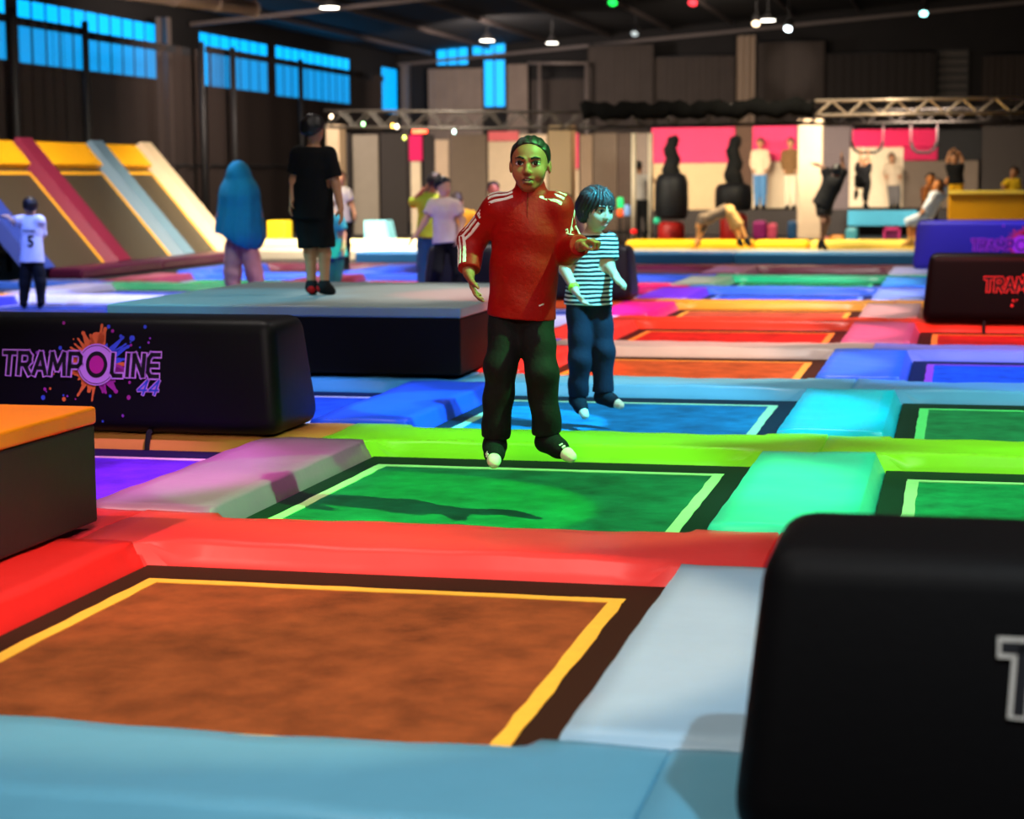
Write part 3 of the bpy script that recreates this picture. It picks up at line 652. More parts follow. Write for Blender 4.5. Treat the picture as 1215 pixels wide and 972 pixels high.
# ------------------------------------------------------------------ trusses above the obstacle course
def truss(label, px0, py0, px1, py1, y, h, m, step=.27, r=.024):
    A, B = bp(px0, py0, y=y), bp(px1, py1, y=y); L = B[0] - A[0]
    t = thing('lighting_truss', label, 'truss', (A[0], y, A[2]), 'aluminium trusses'); dz = (B[2] - A[2])
    def P(u, k): return (u, (-.15, .15)[k % 2], dz * u / L + (0, h)[k // 2])
    for k in range(4): tube('chord', [P(0, k), P(L, k)], r, m, t, 8)
    n = int(L / step)
    for i in range(n):
        u0, u1 = L * i / n, L * (i + 1) / n
        for f in (0, 1):
            a, b = (f, f + 2) if i % 2 == 0 else (f + 2, f)
            tube('brace', [P(u0, a), P(u1, b)], r * .6, m, t, 5)
    return t
ALU = mat('aluminium_tube', (190, 172, 156), .35, metal=.7); DALU = mat('dark_truss_tube', (54, 48, 46), .5, metal=.4)
truss('bright aluminium truss spanning the right part of the obstacle course', 968, 137, 1240, 133, 34.2, .25, ALU)
truss('dark truss spanning the middle of the obstacle course', 690, 152, 967, 146, 34.2, .36, DALU)
truss('dark truss spanning the left part of the obstacle course', 388, 151, 689, 153, 34.2, .30, DALU)
truss('dark rear truss holding the hanging bars', 960, 147, 1240, 143, 38.0, .25, DALU)
t = thing('net_roll', 'rolled black net lashed along the middle truss', 'net', (bp(690, 140, y=33.82)[0], 33.82, 2.3))
L = bp(965, 140, y=33.9)[0] - t.location.x; rs = np.random.RandomState(3)
tube('net_bundle', [(L * i / 40, .02 * math.sin(i), .27 + .03 * math.sin(i * .9) + .02 * rs.rand()) for i in range(41)], [.15 + .03 * math.sin(i * 1.9) for i in range(41)], mat('net_black', (5, 5, 5), .95, spec=.05), t, 8)
NETG = net_mat('black_square_net', (14, 12, 12), .6, .06, .14)
o = mesh_obj('hanging_net', [(0, 0, 0), (bp(1240, 200, y=34)[0] - bp(690, 200, y=34)[0], 0, 0), (bp(1240, 200, y=34)[0] - bp(690, 200, y=34)[0], 0, 2.2), (0, 0, 2.2)], [(0, 1, 2, 3)], NETG, None, (bp(690, 200, y=34)[0], 34.0, .13))
tag(o, 'black square-mesh net hanging below the truss before the course', 'net')
# support pillars (square boxes with rounded cream covers)
CREAM = mat('cream_paint', (190, 168, 140), .7, var=.04)
for a, b, top, y, m, lb in ((947, 976, 141, 39.5, CREAM, 'cream padded pillar to the left of the leaping girl'), (650, 678, 149, 39.5, mat('tan_pillar', (150, 128, 96), .7), 'tan padded pillar behind the boy in red'), (386, 402, 148, 39.5, CREAM, 'cream padded pillar behind the boy in black')):
    A, B = bp(a, top, y=y), bp(b, top, y=y); t = thing('pillar', lb, 'pillar', ((A[0] + B[0]) / 2, y + .25, .12), 'padded pillars'); hw = (B[0] - A[0]) / 2
    bm_obj('cover', box_bm(-hw, hw, -.25, .25, 0, A[2] - .12, .03, 2), m, t)
    bm_obj('base_collar', box_bm(-hw - .02, hw + .02, -.27, .27, 0, .1, .01, 1), mat('tan_collar', (190, 168, 140), .7), t)

# obstacle course back panels
def panel(label, px0, py0, px1, py1, y, col, th=.08, name='wall_panel', cat='panel'):
    A, B = bp(px0, py0, y=y), bp(px1, py1, y=y)
    o = box(name, A[0], B[0], y, y + th, B[2], A[2], mat('panel_%d_%d_%d' % col, col, .75, var=.05), bev=.01, seg=1); return tag(o, label, cat)
PINK = (236, 60, 116); CR = (232, 214, 184)
back = 43.0
for lb, a, b, c, d, col in (
    ('pink upper panel behind the hanging bags', 773, 152, 872, 193, PINK), ('cream lower panel behind the hanging bags', 773, 194, 872, 250, (206, 182, 142)),
    ('pink upper panel left of the cream pillar', 893, 150, 946, 191, (246, 60, 120)), ('cream lower panel left of the cream pillar', 893, 192, 946, 247, CR),
    ('pink upper panel above the hanging gymnast', 1010, 154, 1112, 174, (240, 20, 96)), ('pink lower strip right of the white backdrop', 1072, 175, 1112, 190, (220, 16, 90)),
    ('cream backdrop behind the hanging gymnast', 1008, 175, 1071, 246, CR), ('grey backdrop right of the hanging gymnast', 1072, 191, 1160, 247, (120, 104, 90)),
    ('black panel above the person with yellow trousers', 1113, 154, 1165, 190, (16, 15, 18)), ('dark grey panel at the far right', 1166, 150, 1240, 250, (58, 50, 46)),
    ('dark wall strip between the pink panels', 873, 150, 892, 250, (86, 62, 48)), ('grey-lilac panel right of the cream pillar', 977, 150, 1007, 284, (110, 98, 102)),
    ('cream narrow panel behind the green-lit girl', 487, 192, 500, 282, CR), ('pink narrow panel above the green-lit girl', 485, 160, 501, 191, (240, 20, 110)),
    ('pale grey panel right of the cream left pillar', 418, 160, 450, 284, (150, 140, 126)), ('dark panel between the pale left panels', 451, 158, 484, 284, (50, 44, 42)), ('dark panel beside the boy in black', 403, 158, 417, 284, (46, 40, 38)),
    ('cream panel behind the green-lit head', 516, 166, 533, 262, (206, 182, 158)), ('grey-brown panel left of the boy in red', 534, 160, 578, 284, (112, 98, 86)), ('dark panel beside the narrow pink panel', 502, 160, 515, 284, (44, 38, 38)),
    ('cream panel directly left of the red jacket', 579, 168, 615, 284, (216, 196, 170)), ('pink strip above the red jacket', 579, 156, 615, 167, (230, 110, 120)), ('cream panel behind the head in green light', 616, 160, 649, 284, (224, 204, 180)),
    ('slim pink strip right of the tan pillar', 680, 158, 686, 200, (236, 80, 120)), ('slim cream strip right of the tan pillar', 680, 201, 686, 284, (214, 196, 170)), ('grey ribbed panel right of the tan pillar', 688, 160, 703, 284, (140, 122, 104)),
    ('grey shelf panel behind the striped tee', 704, 158, 732, 284, (104, 92, 82)), ('brown panel left of the white gate', 733, 158, 748, 284, (80, 68, 62)), ('grey panel behind the white gate', 749, 158, 772, 284, (128, 118, 112))):
    panel(lb, a, b, c, d, back, col)
o = box('plinth', bp(760, 250, y=42.8)[0], bp(1165, 250, y=42.8)[0], 42.05, 42.95, .125, bp(900, 249, y=42.45)[2], mat('plinth_dark', (36, 30, 30), .7), bev=.01); tag(o, 'dark plinth under the cream back panels', 'plinth')
bench = panel('bright blue bench pad below the white backdrop', 1006, 250, 1088, 268, 41.5, (70, 170, 206), .4, 'bench_pad', 'bench')
for sx in (-.62, .62):
    bm_obj('leg', box_bm(sx - .05, sx + .05, -.15, .15, .125 - bench.location.z, .02), BLACK, bench)
# white gate posts
for px, lb in ((752, 'left'), (772, 'right')):
    A = bp(px, 158, y=37.5); t = thing('gate_post', '%s white post of the gate with the white-shirted climber' % lb, 'post', (A[0], 37.5, .12), 'white gate posts')
    tube('upright', [(0, 0, 0), (0, 0, A[2] - .12)], .05, mat('white_post', (236, 218, 190), .6), t); lathe('foot', [(.12, 0), (.12, .05), (.06, .07)], mat('white_post', (236, 218, 190)), t, n=12)
# hanging bags
def bag(label, px, ptop, pbag0, pbag1, rw, y, red=None):
    A, B, C_ = bp(px, ptop, y=y), bp(px, pbag0, y=y), bp(px, pbag1, y=y); t = thing('hanging_bag', label, 'punch bag', (A[0], y, C_[2]), 'hanging obstacle bags')
    h = B[2] - C_[2]; tz = A[2] - C_[2]
    tube('rope_bundle', [(.025 * math.sin(k * 1.1), .02 * math.cos(k), h * .8 + (tz - h * .8) * k / 14) for k in range(15)], [.19 + .015 * math.sin(k * 2.1) - .006 * k for k in range(15)], BLACK, t, 8)
    lathe('bag', [(.05, h * .02), (rw * .8, h * .03), (rw * .98, h * .14), (rw, h * .45), (rw * .97, h * .8), (rw * .8, h * .95), (.15, h)], mat('bag_black', (24, 24, 30), .55), t, n=16)
    if red: lathe('red_base', [(red * .9, .125 - C_[2]), (red, .18 - C_[2]), (red, -.1), (red * .8, -.02)], mat('bag_red', (190, 24, 14), .5), t, n=16)
bag('black hanging bag with red base left of the backbending gymnast', 797, 162, 205, 262, .33, 36.5, .26)
bag('round black hanging bag with red base above the backbending gymnast', 871, 162, 217, 251, .36, 36.5, .26)
# trapeze bars
def bar(label, px0, px1, ptop, pbar, y):
    A, B, C_, D = bp(px0, ptop, y=y), bp(px1, ptop, y=y), bp(px0, pbar, y=y), bp(px1, pbar, y=y); t = thing('trapeze_bar', label, 'bar', (A[0], y, C_[2])); L = B[0] - A[0]; h = A[2] - C_[2]
    tube('bar', [(0, 0, h * .35), (.05, 0, .06), (.14, 0, 0), (L - .14, 0, 0), (L - .05, 0, .06), (L, 0, h * .35)], .03, BLACK, t)
    for x in (0, L): tube('strap', [(x, 0, h * .35), (x, 0, h)], .018, mat('strap_grey', (90, 70, 74), .8), t, 6)
bar('black hanging bar gripped by the gymnast', 1011, 1048, 146, 181, 38.0); bar('empty black hanging bar before the pink panel', 1081, 1112, 146, 181, 38.0)
# small blocks
def block(name, label, px0, py0, px1, py1, y, col, dep, z0=None, cat='foam block', bev=.03):
    A, B = bp(px0, py0, y=y), bp(px1, py1, y=y); o = box(name, A[0], B[0], y, y + dep, B[2] if z0 is None else z0, A[2], vinyl(col), bev=bev); return tag(o, label, cat)
block('foam_cube', 'bright yellow foam cube left of the boy in black', 316, 262, 339, 289, 34.2, (250, 214, 40), .4, .12)
t = thing('foam_wedge', 'pale blue foam wedge block behind the stage box', 'foam block', (bp(448, 280, y=34.3)[0], 34.3, .12)); A, B = bp(434, 262, y=34.3), bp(466, 290, y=34.3); wd = B[0] - A[0]; h = A[2] - .12
mesh_obj('cover', [(-wd / 2, 0, 0), (wd / 2, 0, 0), (wd / 2, .5, 0), (-wd / 2, .5, 0), (-wd / 2, 0, h), (wd * .28, 0, h), (wd * .28, .5, h), (-wd / 2, .5, h)], [(3, 2, 1, 0), (4, 5, 6, 7), (0, 1, 5, 4), (1, 2, 6, 5), (2, 3, 7, 6), (3, 0, 4, 7)], vinyl((130, 204, 222)), t)
pit = block('foam_pit_barrier', 'mustard padded pit wall behind the blue roll', 1125, 230, 1260, 290, 33.2, (214, 150, 14), .35, ZF, 'pit wall')
A, B = bp(1124, 226.5, y=33.15), bp(1260, 230, y=33.15); px_ = pit.location
bm_obj('cap', box_bm(A[0] - px_.x, B[0] - px_.x, -.24, .24, B[2] - px_.z, A[2] - px_.z, .01), vinyl((255, 220, 90)), pit)
A, B = bp(1127, 240, y=33.7), bp(1260, 250, y=33.7)
o = box('foam_pit_bed', A[0], B[0], 33.62, 36.4, .125, .50, vinyl((190, 140, 40)), bev=.05); tag(o, 'mustard foam bed filling the pit behind its padded wall', 'foam bed')
# crate
A, B = bp(1048, 270, y=34.6), bp(1068, 289, y=34.6); t = thing('plastic_crate', 'magenta plastic crate behind the yellow kerb', 'crate', ((A[0] + B[0]) / 2, 34.75, .12)); hw = (B[0] - A[0]) / 2; h = A[2] - .12; MG = mat('crate_magenta', (236, 70, 150), .5)
for x in (-hw, hw - .04): bm_obj('corner_post', box_bm(x, x + .04, -.15, -.11, 0, h), MG, t); bm_obj('corner_post', box_bm(x, x + .04, .11, .15, 0, h), MG, t)
for z in (0, h - .05): bm_obj('rim', box_bm(-hw, hw, -.15, -.13, z, z + .05), MG, t); bm_obj('rim', box_bm(-hw, hw, .13, .15, z, z + .05), MG, t)
bm_obj('bin', box_bm(-hw + .02, hw - .02, -.12, .12, .01, h - .06), mat('crate_inner', (120, 24, 90), .6), t)
for nm, lb, a, b, c, d, col in (('foam_wedge_mat', 'orange foam block at the foot of the grey-lilac panel', 984, 279, 1002, 289, (226, 140, 30)), ('soft_cushion', 'pink cushion left of the orange block', 970, 281, 983, 289, (226, 120, 120)),
                               ('storage_tub', 'light blue tub beside the orange block', 1003, 270, 1018, 289, (90, 180, 200)), ('gym_bag', 'purple-pink gym bag under the cream panel left of the pillar', 893, 262, 909, 284, (150, 40, 110)),
                               ('gym_bag', 'blue backpack leaning beside the cream pillar', 934, 262, 945, 284, (40, 80, 120)), ('gym_bag', 'pink bag next to the purple gym bag', 910, 265, 921, 284, (226, 90, 120))):
    block(nm, lb, a, b, c, d, 38.5 if a < 960 else 35.2, col, .35, .12, nm.replace('_', ' ').split()[-1], .06)
# equipment table with signal lights
A = bp(712, 270, y=37); t = thing('control_table', 'low dark equipment table with small coloured lights', 'table', (bp(735, 270, y=37)[0], 37, .12)); h = bp(735, 277, y=37)[2] - .12
bm_obj('table_top', box_bm(-.55, .55, -.2, .2, h, h + .05), BLACK, t)
for x in (-.5, .5):
    for yy in (-.15, .15): bm_obj('leg', box_bm(x - .02, x + .02, yy - .02, yy + .02, 0, h), BLACK, t)
def signal(label, lens):
    zs = [bp(px, p1, y=35.9)[2] for px, p0, p1, c in lens]; x = bp(lens[0][0], 250, y=35.9)[0]
    t = thing('signal_light', label, 'light', (x, 35.9, .125))
    tube('stand', [(0, 0, 0), (0, 0, max(zs) - .1)], .018, BLACK, t, 6); lathe('foot', [(.045, 0), (.045, .015), (.025, .02)], BLACK, t, n=10)
    for px, p0, p1, c in lens:
        A, B = bp(px, p0, y=35.9), bp(px, p1, y=35.9); h = A[2] - B[2]
        lathe('lens', [(.04, 0), (.06, .02), (.06, h - .02), (.03, h)], mat('signal_%d_%d' % (px, p0), c, .4, emit=c, es=.8), t, (0, 0, B[2] - .125), 12)
signal('glowing green-over-orange signal tower right of the striped tee', ((736, 234, 247, (40, 230, 120)), (736, 248, 257, (250, 90, 30))))
signal('pale blue tube light beside the signal tower', ((744, 243, 256, (120, 150, 190)),))
signal('small teal lamp right of the gate', ((779, 258, 265, (40, 170, 120)),))
signal('small red signal light low beside the gate', ((752, 272, 277, (250, 20, 20)),))


# ------------------------------------------------------------------ duct, lamps
DUCT = mat('galvanised_duct', (170, 150, 138), .4, metal=.3)
A, B = bp(205, -3, y=33.0), bp(300, 10, y=35.9); t = thing('air_duct', 'round silver ventilation duct at the top left', 'duct', tuple(A)); d = B - A
a0 = np.zeros(3) - d * 1.5
tube('duct_run', [a0, d], .15, DUCT, t, 18)
for k in range(6): u = k / 5; c = a0 + (d - a0) * u; e = d / np.linalg.norm(d) * .03; tube('joint_ring', [c - e, c + e], .165, DUCT, t, 18)
LAMPM = mat('lamp_lens', (255, 250, 235), .4, emit=(255, 248, 230), es=9); LH = mat('lamp_housing', (40, 38, 38), .5)
for px, py, y, r, lb in ((391, 9, 42, .21, 'bright round high-bay lamp at the top left of centre'), (578, 48, 55, .2, 'round high-bay lamp near the blue back windows'), (655, 51, 56, .16, 'small round high-bay lamp right of the blue back windows'), (911, 24, 54, .2, 'round high-bay lamp at the top right')):
    A = bp(px, py, y=y); t = thing('high_bay_lamp', lb, 'lamp', tuple(A), 'high-bay lamps')
    lathe('housing', [(r * 1.05, 0), (r * 1.1, .03), (r * .8, .12), (r * .35, .2), (.05, .24)], LH, t, n=20); lathe('lens', [(r, -.012), (r, .002)], LAMPM, t, n=20)
    tube('hanger', [(0, 0, .24), (0, 0, max(.4, roof_z(A[0]) + .3 - A[2]))], .012, LH, t, 5)
for px, py, y, c, es, lb, dx in ((897, 28, 53.5, (250, 220, 180), 4, 'small warm spotlight beside the top right lamp', 0), (935, 34, 53, (235, 250, 255), 8, 'white spotlight hanging right of the top right lamp', .2), (1096, 16, 52, (150, 230, 225), 6, 'pale teal spotlight near the top right corner', 0), (753, 40, 55, (150, 160, 160), 1.5, 'dim grey spotlight at top centre', .1),
                                 (727, 3, 42, (30, 230, 80), 2.0, 'green spotlight at the top edge', 0), (822, 3, 42, (250, 60, 70), 2.0, 'red spotlight at the top edge', 0)):
    A = bp(px, py, y=y); t = thing('spotlight', lb, 'lamp', tuple(A), 'roof spotlights')
    o = lathe('can', [(.1, 0), (.12, .03), (.12, .26), (.07, .32)], LH, t, n=14); o2 = lathe('lens', [(.1, -.01), (.1, .001)], mat('spot_lens_%d' % px, c, .4, emit=c, es=es), t, n=14)
    for q_ in (o, o2): q_.rotation_euler = (-.7, dx, 0)
    tube('bracket', [(0, 0, .15), (0, .12, .2), (0, .12, max(.5, roof_z(A[0]) + .3 - A[2]))], .015, LH, t, 5)
# tiny bulbs strung on the truss
for i, (px, py, c) in enumerate(((466, 150, (255, 190, 70)), (471, 151, (255, 240, 220)), (480, 164, (190, 200, 90)), (539, 157, (200, 240, 235)), (431, 148, (140, 230, 150)), (393, 139, (240, 210, 180)))):
    A = bp(px, py, y=33.7); o = lathe('string_bulb', [(.01, -.03), (.03, -.01), (.03, .02), (.012, .05)], mat('bulb_%d' % i, c, .4, emit=c, es=3), None, tuple(A), 10)
    tag(o, ['amber bulb', 'warm white bulb', 'yellow-green bulb hanging lowest', 'cool white bulb', 'green bulb', 'pale bulb at the truss end'][i] + ' strung along the left truss', 'bulb', 'string bulbs')
    tube('cord', [(0, 0, .04), (0, .16, .10), (0, .355, max(.12, 2.33 - A[2]))], .006, BLACK, o, 5)
A = bp(498, 157, y=33.8); o = box('neon_strip', A[0] - .14, A[0] + .14, 33.78, 33.84, A[2] - .02, A[2] + .04, mat('neon_red', (255, 70, 40), .4, emit=(255, 60, 30), es=2.0), bev=.01); tag(o, 'red neon strip under the left truss', 'light'); tube('cord', [(0, 0, .05), (0, .25, max(.1, 2.33 - A[2]))], .008, BLACK, o, 5)
#@@PART3
# ------------------------------------------------------------------ figures: smooth implicit bodies meshed with surface nets
def nrm(v): v = np.asarray(v, float); return v / (np.linalg.norm(v) + 1e-12)
class Sdf:
    def __init__(s): s.p = []
    def cap(s, a, b, ra, rb, k=.02, op=1, flat=None, fw=None):
        a, b = np.array(a, float), np.array(b, float); m = max(ra, rb)
        s.p.append(('cap', a, b, ra, rb, flat, None if fw is None else nrm(fw), k, op, np.minimum(a, b) - m, np.maximum(a, b) + m))
    def chain(s, pts, rs, k=.02, op=1):
        for i in range(len(pts) - 1): s.cap(pts[i], pts[i + 1], rs[i], rs[i + 1], k, op)
    def ell(s, c, R, k=.02, op=1, B=None):
        c = np.array(c, float); R = np.array(R, float); B = np.eye(3) if B is None else np.array(B); m = R.max()
        s.p.append(('ell', c, R, B, None, None, None, k, op, c - m, c + m))
    def one(s, q, P):
        if q[0] == 'cap':
            _, a, b, ra, rb, flat, fw = q[:7]; ab = b - a; L = ab @ ab + 1e-12
            t = np.clip(((P - a) @ ab) / L, 0, 1); d = P - a - t[..., None] * ab
            if flat: c = d @ fw; d = d + (c * (1 / flat - 1))[..., None] * fw
            return np.sqrt((d * d).sum(-1)) - (ra + t * (rb - ra))
        _, c, R, B = q[:4]; l = (P - c) @ B.T; k0 = np.sqrt(((l / R) ** 2).sum(-1)); k1 = np.sqrt(((l / (R * R)) ** 2).sum(-1)) + 1e-9
        return k0 * (k0 - 1) / k1
    @staticmethod
    def comb(f, d, k, op):
        if op < 0: d = -d; h = np.clip(.5 - .5 * (d - f) / -k if False else .5 + .5 * (d - f) / k, 0, 1); return f + (d - f) * h + k * h * (1 - h)
        h = np.clip(.5 + .5 * (f - d) / k, 0, 1); return f + (d - f) * h - k * h * (1 - h)
    def at(s, P):
        P = np.asarray(P, float); f = np.full(P.shape[:-1], .3)
        for q in s.p: f = s.comb(f, s.one(q, P), q[7], q[8])
        return f
    def mesh(s, h, clip=None, post=None):
        pos = [q for q in s.p if q[8] > 0]; lo = np.min([q[9] for q in pos], 0) - 3 * h - .01; hi = np.max([q[10] for q in pos], 0) + 3 * h + .01
        n = np.ceil((hi - lo) / h).astype(int) + 1; ax = [lo[i] + h * np.arange(n[i]) for i in range(3)]
        f = np.full(n, .3, np.float32)
        for q in s.p:
            mg = q[7] + 4 * h; i0 = np.clip(((q[9] - mg - lo) / h).astype(int), 0, n); i1 = np.clip(((q[10] + mg - lo) / h).astype(int) + 2, 0, n)
            if (i1 <= i0).any(): continue
            sl = tuple(slice(i0[k], i1[k]) for k in range(3))
            P = np.stack(np.meshgrid(*[ax[k][sl[k]] for k in range(3)], indexing='ij'), -1)
            f[sl] = s.comb(f[sl], s.one(q, P), q[7], q[8])
        if clip or post:
            P = np.stack(np.meshgrid(*ax, indexing='ij'), -1).astype(np.float32)
            if post: f = f + post(P)
            for c_ in clip or (): f = np.maximum(f, c_(P))
        return surface_net(f, lo, h)
def surface_net(f, lo, h):
    s = f < 0; n = f.shape; c = tuple(m - 1 for m in n)
    cnt = np.zeros(c, np.int8); cor = [(i, j, k) for i in (0, 1) for j in (0, 1) for k in (0, 1)]
    def sl(o): return tuple(slice(o[a], o[a] + c[a]) for a in range(3))
    for o in cor: cnt += s[sl(o)]
    act = (cnt > 0) & (cnt < 8); idx = np.full(c, -1, np.int64); I = np.argwhere(act); idx[act] = np.arange(len(I))
    acc = np.zeros((len(I), 3)); num = np.zeros(len(I))
    for o in cor:
        for a in range(3):
            if o[a]: continue
            o2 = list(o); o2[a] = 1
            fa = f[I[:, 0] + o[0], I[:, 1] + o[1], I[:, 2] + o[2]]; fb = f[I[:, 0] + o2[0], I[:, 1] + o2[1], I[:, 2] + o2[2]]
            m = (fa < 0) != (fb < 0); t = np.where(m, fa / np.where(m, fa - fb, 1), 0)
            p = np.array(o, float)[None].repeat(len(I), 0); p[:, a] += t
            acc[m] += p[m]; num[m] += 1
    V = (I + acc / num[:, None]) * h + lo; F_ = []
    for a in range(3):
        b, d = (a + 1) % 3, (a + 2) % 3
        s0 = [slice(1, c[x]) for x in range(3)]; s0[a] = slice(0, c[a]); s1 = list(s0); s1[a] = slice(1, c[a] + 1)
        A, B = s[tuple(s0)], s[tuple(s1)]; E = np.argwhere(A != B); fl = A[A != B]
        base = E.copy(); 
        for x in range(3):
            if x != a: base[:, x] += 1
        def g(db, dd):
            q = base.copy(); q[:, b] -= db; q[:, d] -= dd; return idx[q[:, 0], q[:, 1], q[:, 2]]
        Q = np.stack([g(1, 1), g(0, 1), g(0, 0), g(1, 0)], 1); Q[~fl] = Q[~fl][:, ::-1]; F_.append(Q)
    F_ = np.concatenate(F_); F_ = F_[(F_ >= 0).all(1)]
    return V, F_
def sdf_obj(name, V, F_, m, parent):
    me = bpy.data.meshes.new(name); me.vertices.add(len(V)); me.vertices.foreach_set('co', np.asarray(V, np.float32).ravel())
    me.loops.add(F_.size); me.loops.foreach_set('vertex_index', F_.astype(np.int32).ravel()); me.polygons.add(len(F_))
    me.polygons.foreach_set('loop_start', np.arange(0, F_.size, 4, dtype=np.int32)); me.polygons.foreach_set('use_smooth', np.ones(len(F_), bool))
    me.update(calc_edges=True); me.validate(); me.materials.append(m)
    o = bpy.data.objects.new(name, me); link(o, parent); return o
def cloth(name, col, rough=.85): return mat('cloth_' + name, col, rough, bump=.25, bscale=60, var=.06, vscale=12, spec=.2)
def skin(name, col): return mat('skin_' + name, col, .5, var=.05, vscale=15, spec=.3)
HAIRK = mat('hair_black', (22, 17, 15), .45, bump=.4, bscale=80); HAIRB = mat('hair_brown', (60, 38, 24), .5, bump=.4, bscale=80)
EYEW = mat('eye_white', (225, 220, 215), .25); EYED = mat('eye_dark', (24, 14, 10), .2); LIPM = mat('lip_brown', (128, 66, 54), .5); LIPP = mat('lip_pink', (190, 116, 104), .5); TEETH = mat('teeth', (230, 225, 212), .3); MOUTHD = mat('mouth_dark', (48, 14, 12), .6)

def hand(S, wr, d, n, l, L, curl=.5, r=.0085, thumb=.6, spread=.12, wrist_r=None):
    """palm + four unequal bent fingers + thumb; d finger direction, n palm normal (fingers curl to it), l thumb side"""
    d, n, l = nrm(d), nrm(n), nrm(l); wr = np.array(wr, float)
    S.cap(wr, wr + d * L * .16, r * 2.1, r * 2.3, r * 1.5)
    S.cap(wr + d * L * .12 + l * L * .13, wr + d * L * .46 + l * L * .16, r * 1.35, r * 1.25, r)
    S.cap(wr + d * L * .12 - l * L * .12, wr + d * L * .42 - l * L * .18, r * 1.3, r * 1.15, r)
    S.cap(wr + d * L * .12, wr + d * L * .47, r * 1.5, r * 1.3, r)
    for i, (o, fl) in enumerate(((.19, .44), (.065, .50), (-.06, .46), (-.18, .36))):
        p = wr + d * L * (.46 - .02 * abs(i - 1)) + l * L * o; a = curl * .35; dd = nrm(d + l * o * spread * 5 * (1 - curl * .6))
        seg = [.45 * fl * L, .32 * fl * L, .25 * fl * L]; rr = [r, r * .95, r * .85, r * .7]; pts = [p]
        for q, sg in enumerate(seg):
            p = p + (dd * math.cos(a) + n * math.sin(a)) * sg; pts.append(p); a += curl * (.95 + .1 * i)
        S.chain(pts, rr, r * .35)
    p = wr + d * L * .14 + l * L * .15; q1 = p + (d * .55 + l * .65 + n * .3) * L * .2; q2 = q1 + nrm(d * .8 + l * (.35 - thumb * .4) + n * thumb) * L * .17; q3 = q2 + nrm(d * .9 - l * .25 * thumb + n * thumb) * L * .13
    S.chain([p, q1, q2, q3], [r * 1.35, r * 1.25, r * 1.05, r * .8], r * .6)
def head(S, c, f, u, s, full=True, wide=1.0):
    f = nrm(f); u = nrm(np.array(u, float) - f * (f @ np.array(u, float))); r = np.cross(f, u); B = np.stack([r, f, u])
    def P(a, b, z): return np.array(c) + (r * a * wide + f * b + u * z) * s
    S.ell(P(0, -.04, .13), np.array([.345 * wide, .42, .37]) * s, .03 * s, 1, B)
    S.ell(P(0, .10, -.12), np.array([.295 * wide, .30, .33]) * s, .09 * s, 1, B)
    S.cap(P(-.04, .235, -.37), P(.04, .235, -.37), .08 * s, .08 * s, .12 * s)
    for q in (-1, 1):
        S.ell(P(q * .355, -.03, -.03), np.array([.035, .085, .125]) * s, .03 * s, 1, B)
        if full:
            S.ell(P(q * .165, .24, -.12), np.array([.13, .12, .13]) * s, .08 * s, 1, B)
            S.ell(P(q * .145, .42, .045), np.array([.085, .075, .055]) * s, .05 * s, -1, B)
            S.cap(P(q * .06, .375, .125), P(q * .21, .325, .115), .035 * s, .03 * s, .04 * s)
            S.ell(P(q * .045, .43, -.125), np.array([.038, .04, .033]) * s, .03 * s, 1, B)
    S.chain([P(0, .37, .06), P(0, .41, -.03), P(0, .46, -.10)], [.026 * s, .032 * s, .044 * s], .04 * s)
    if full:
        S.cap(P(-.085, .375, -.225), P(.085, .375, -.225), .026 * s, .026 * s, .03 * s); S.cap(P(-.07, .37, -.305), P(.07, .37, -.305), .03 * s, .03 * s, .03 * s)
    return P, B
def wrinkle(amp, fx=38, fz=30):
    def w_(P):
        x, y, z = P[..., 0], P[..., 1], P[..., 2]
        return amp * (np.sin(fz * z + 2.2 * np.sin(11 * x + 5 * z) + 9 * y) * .6 + np.sin(fx * x + 19 * z + 2 * np.sin(14 * z)) * .4)
    return w_
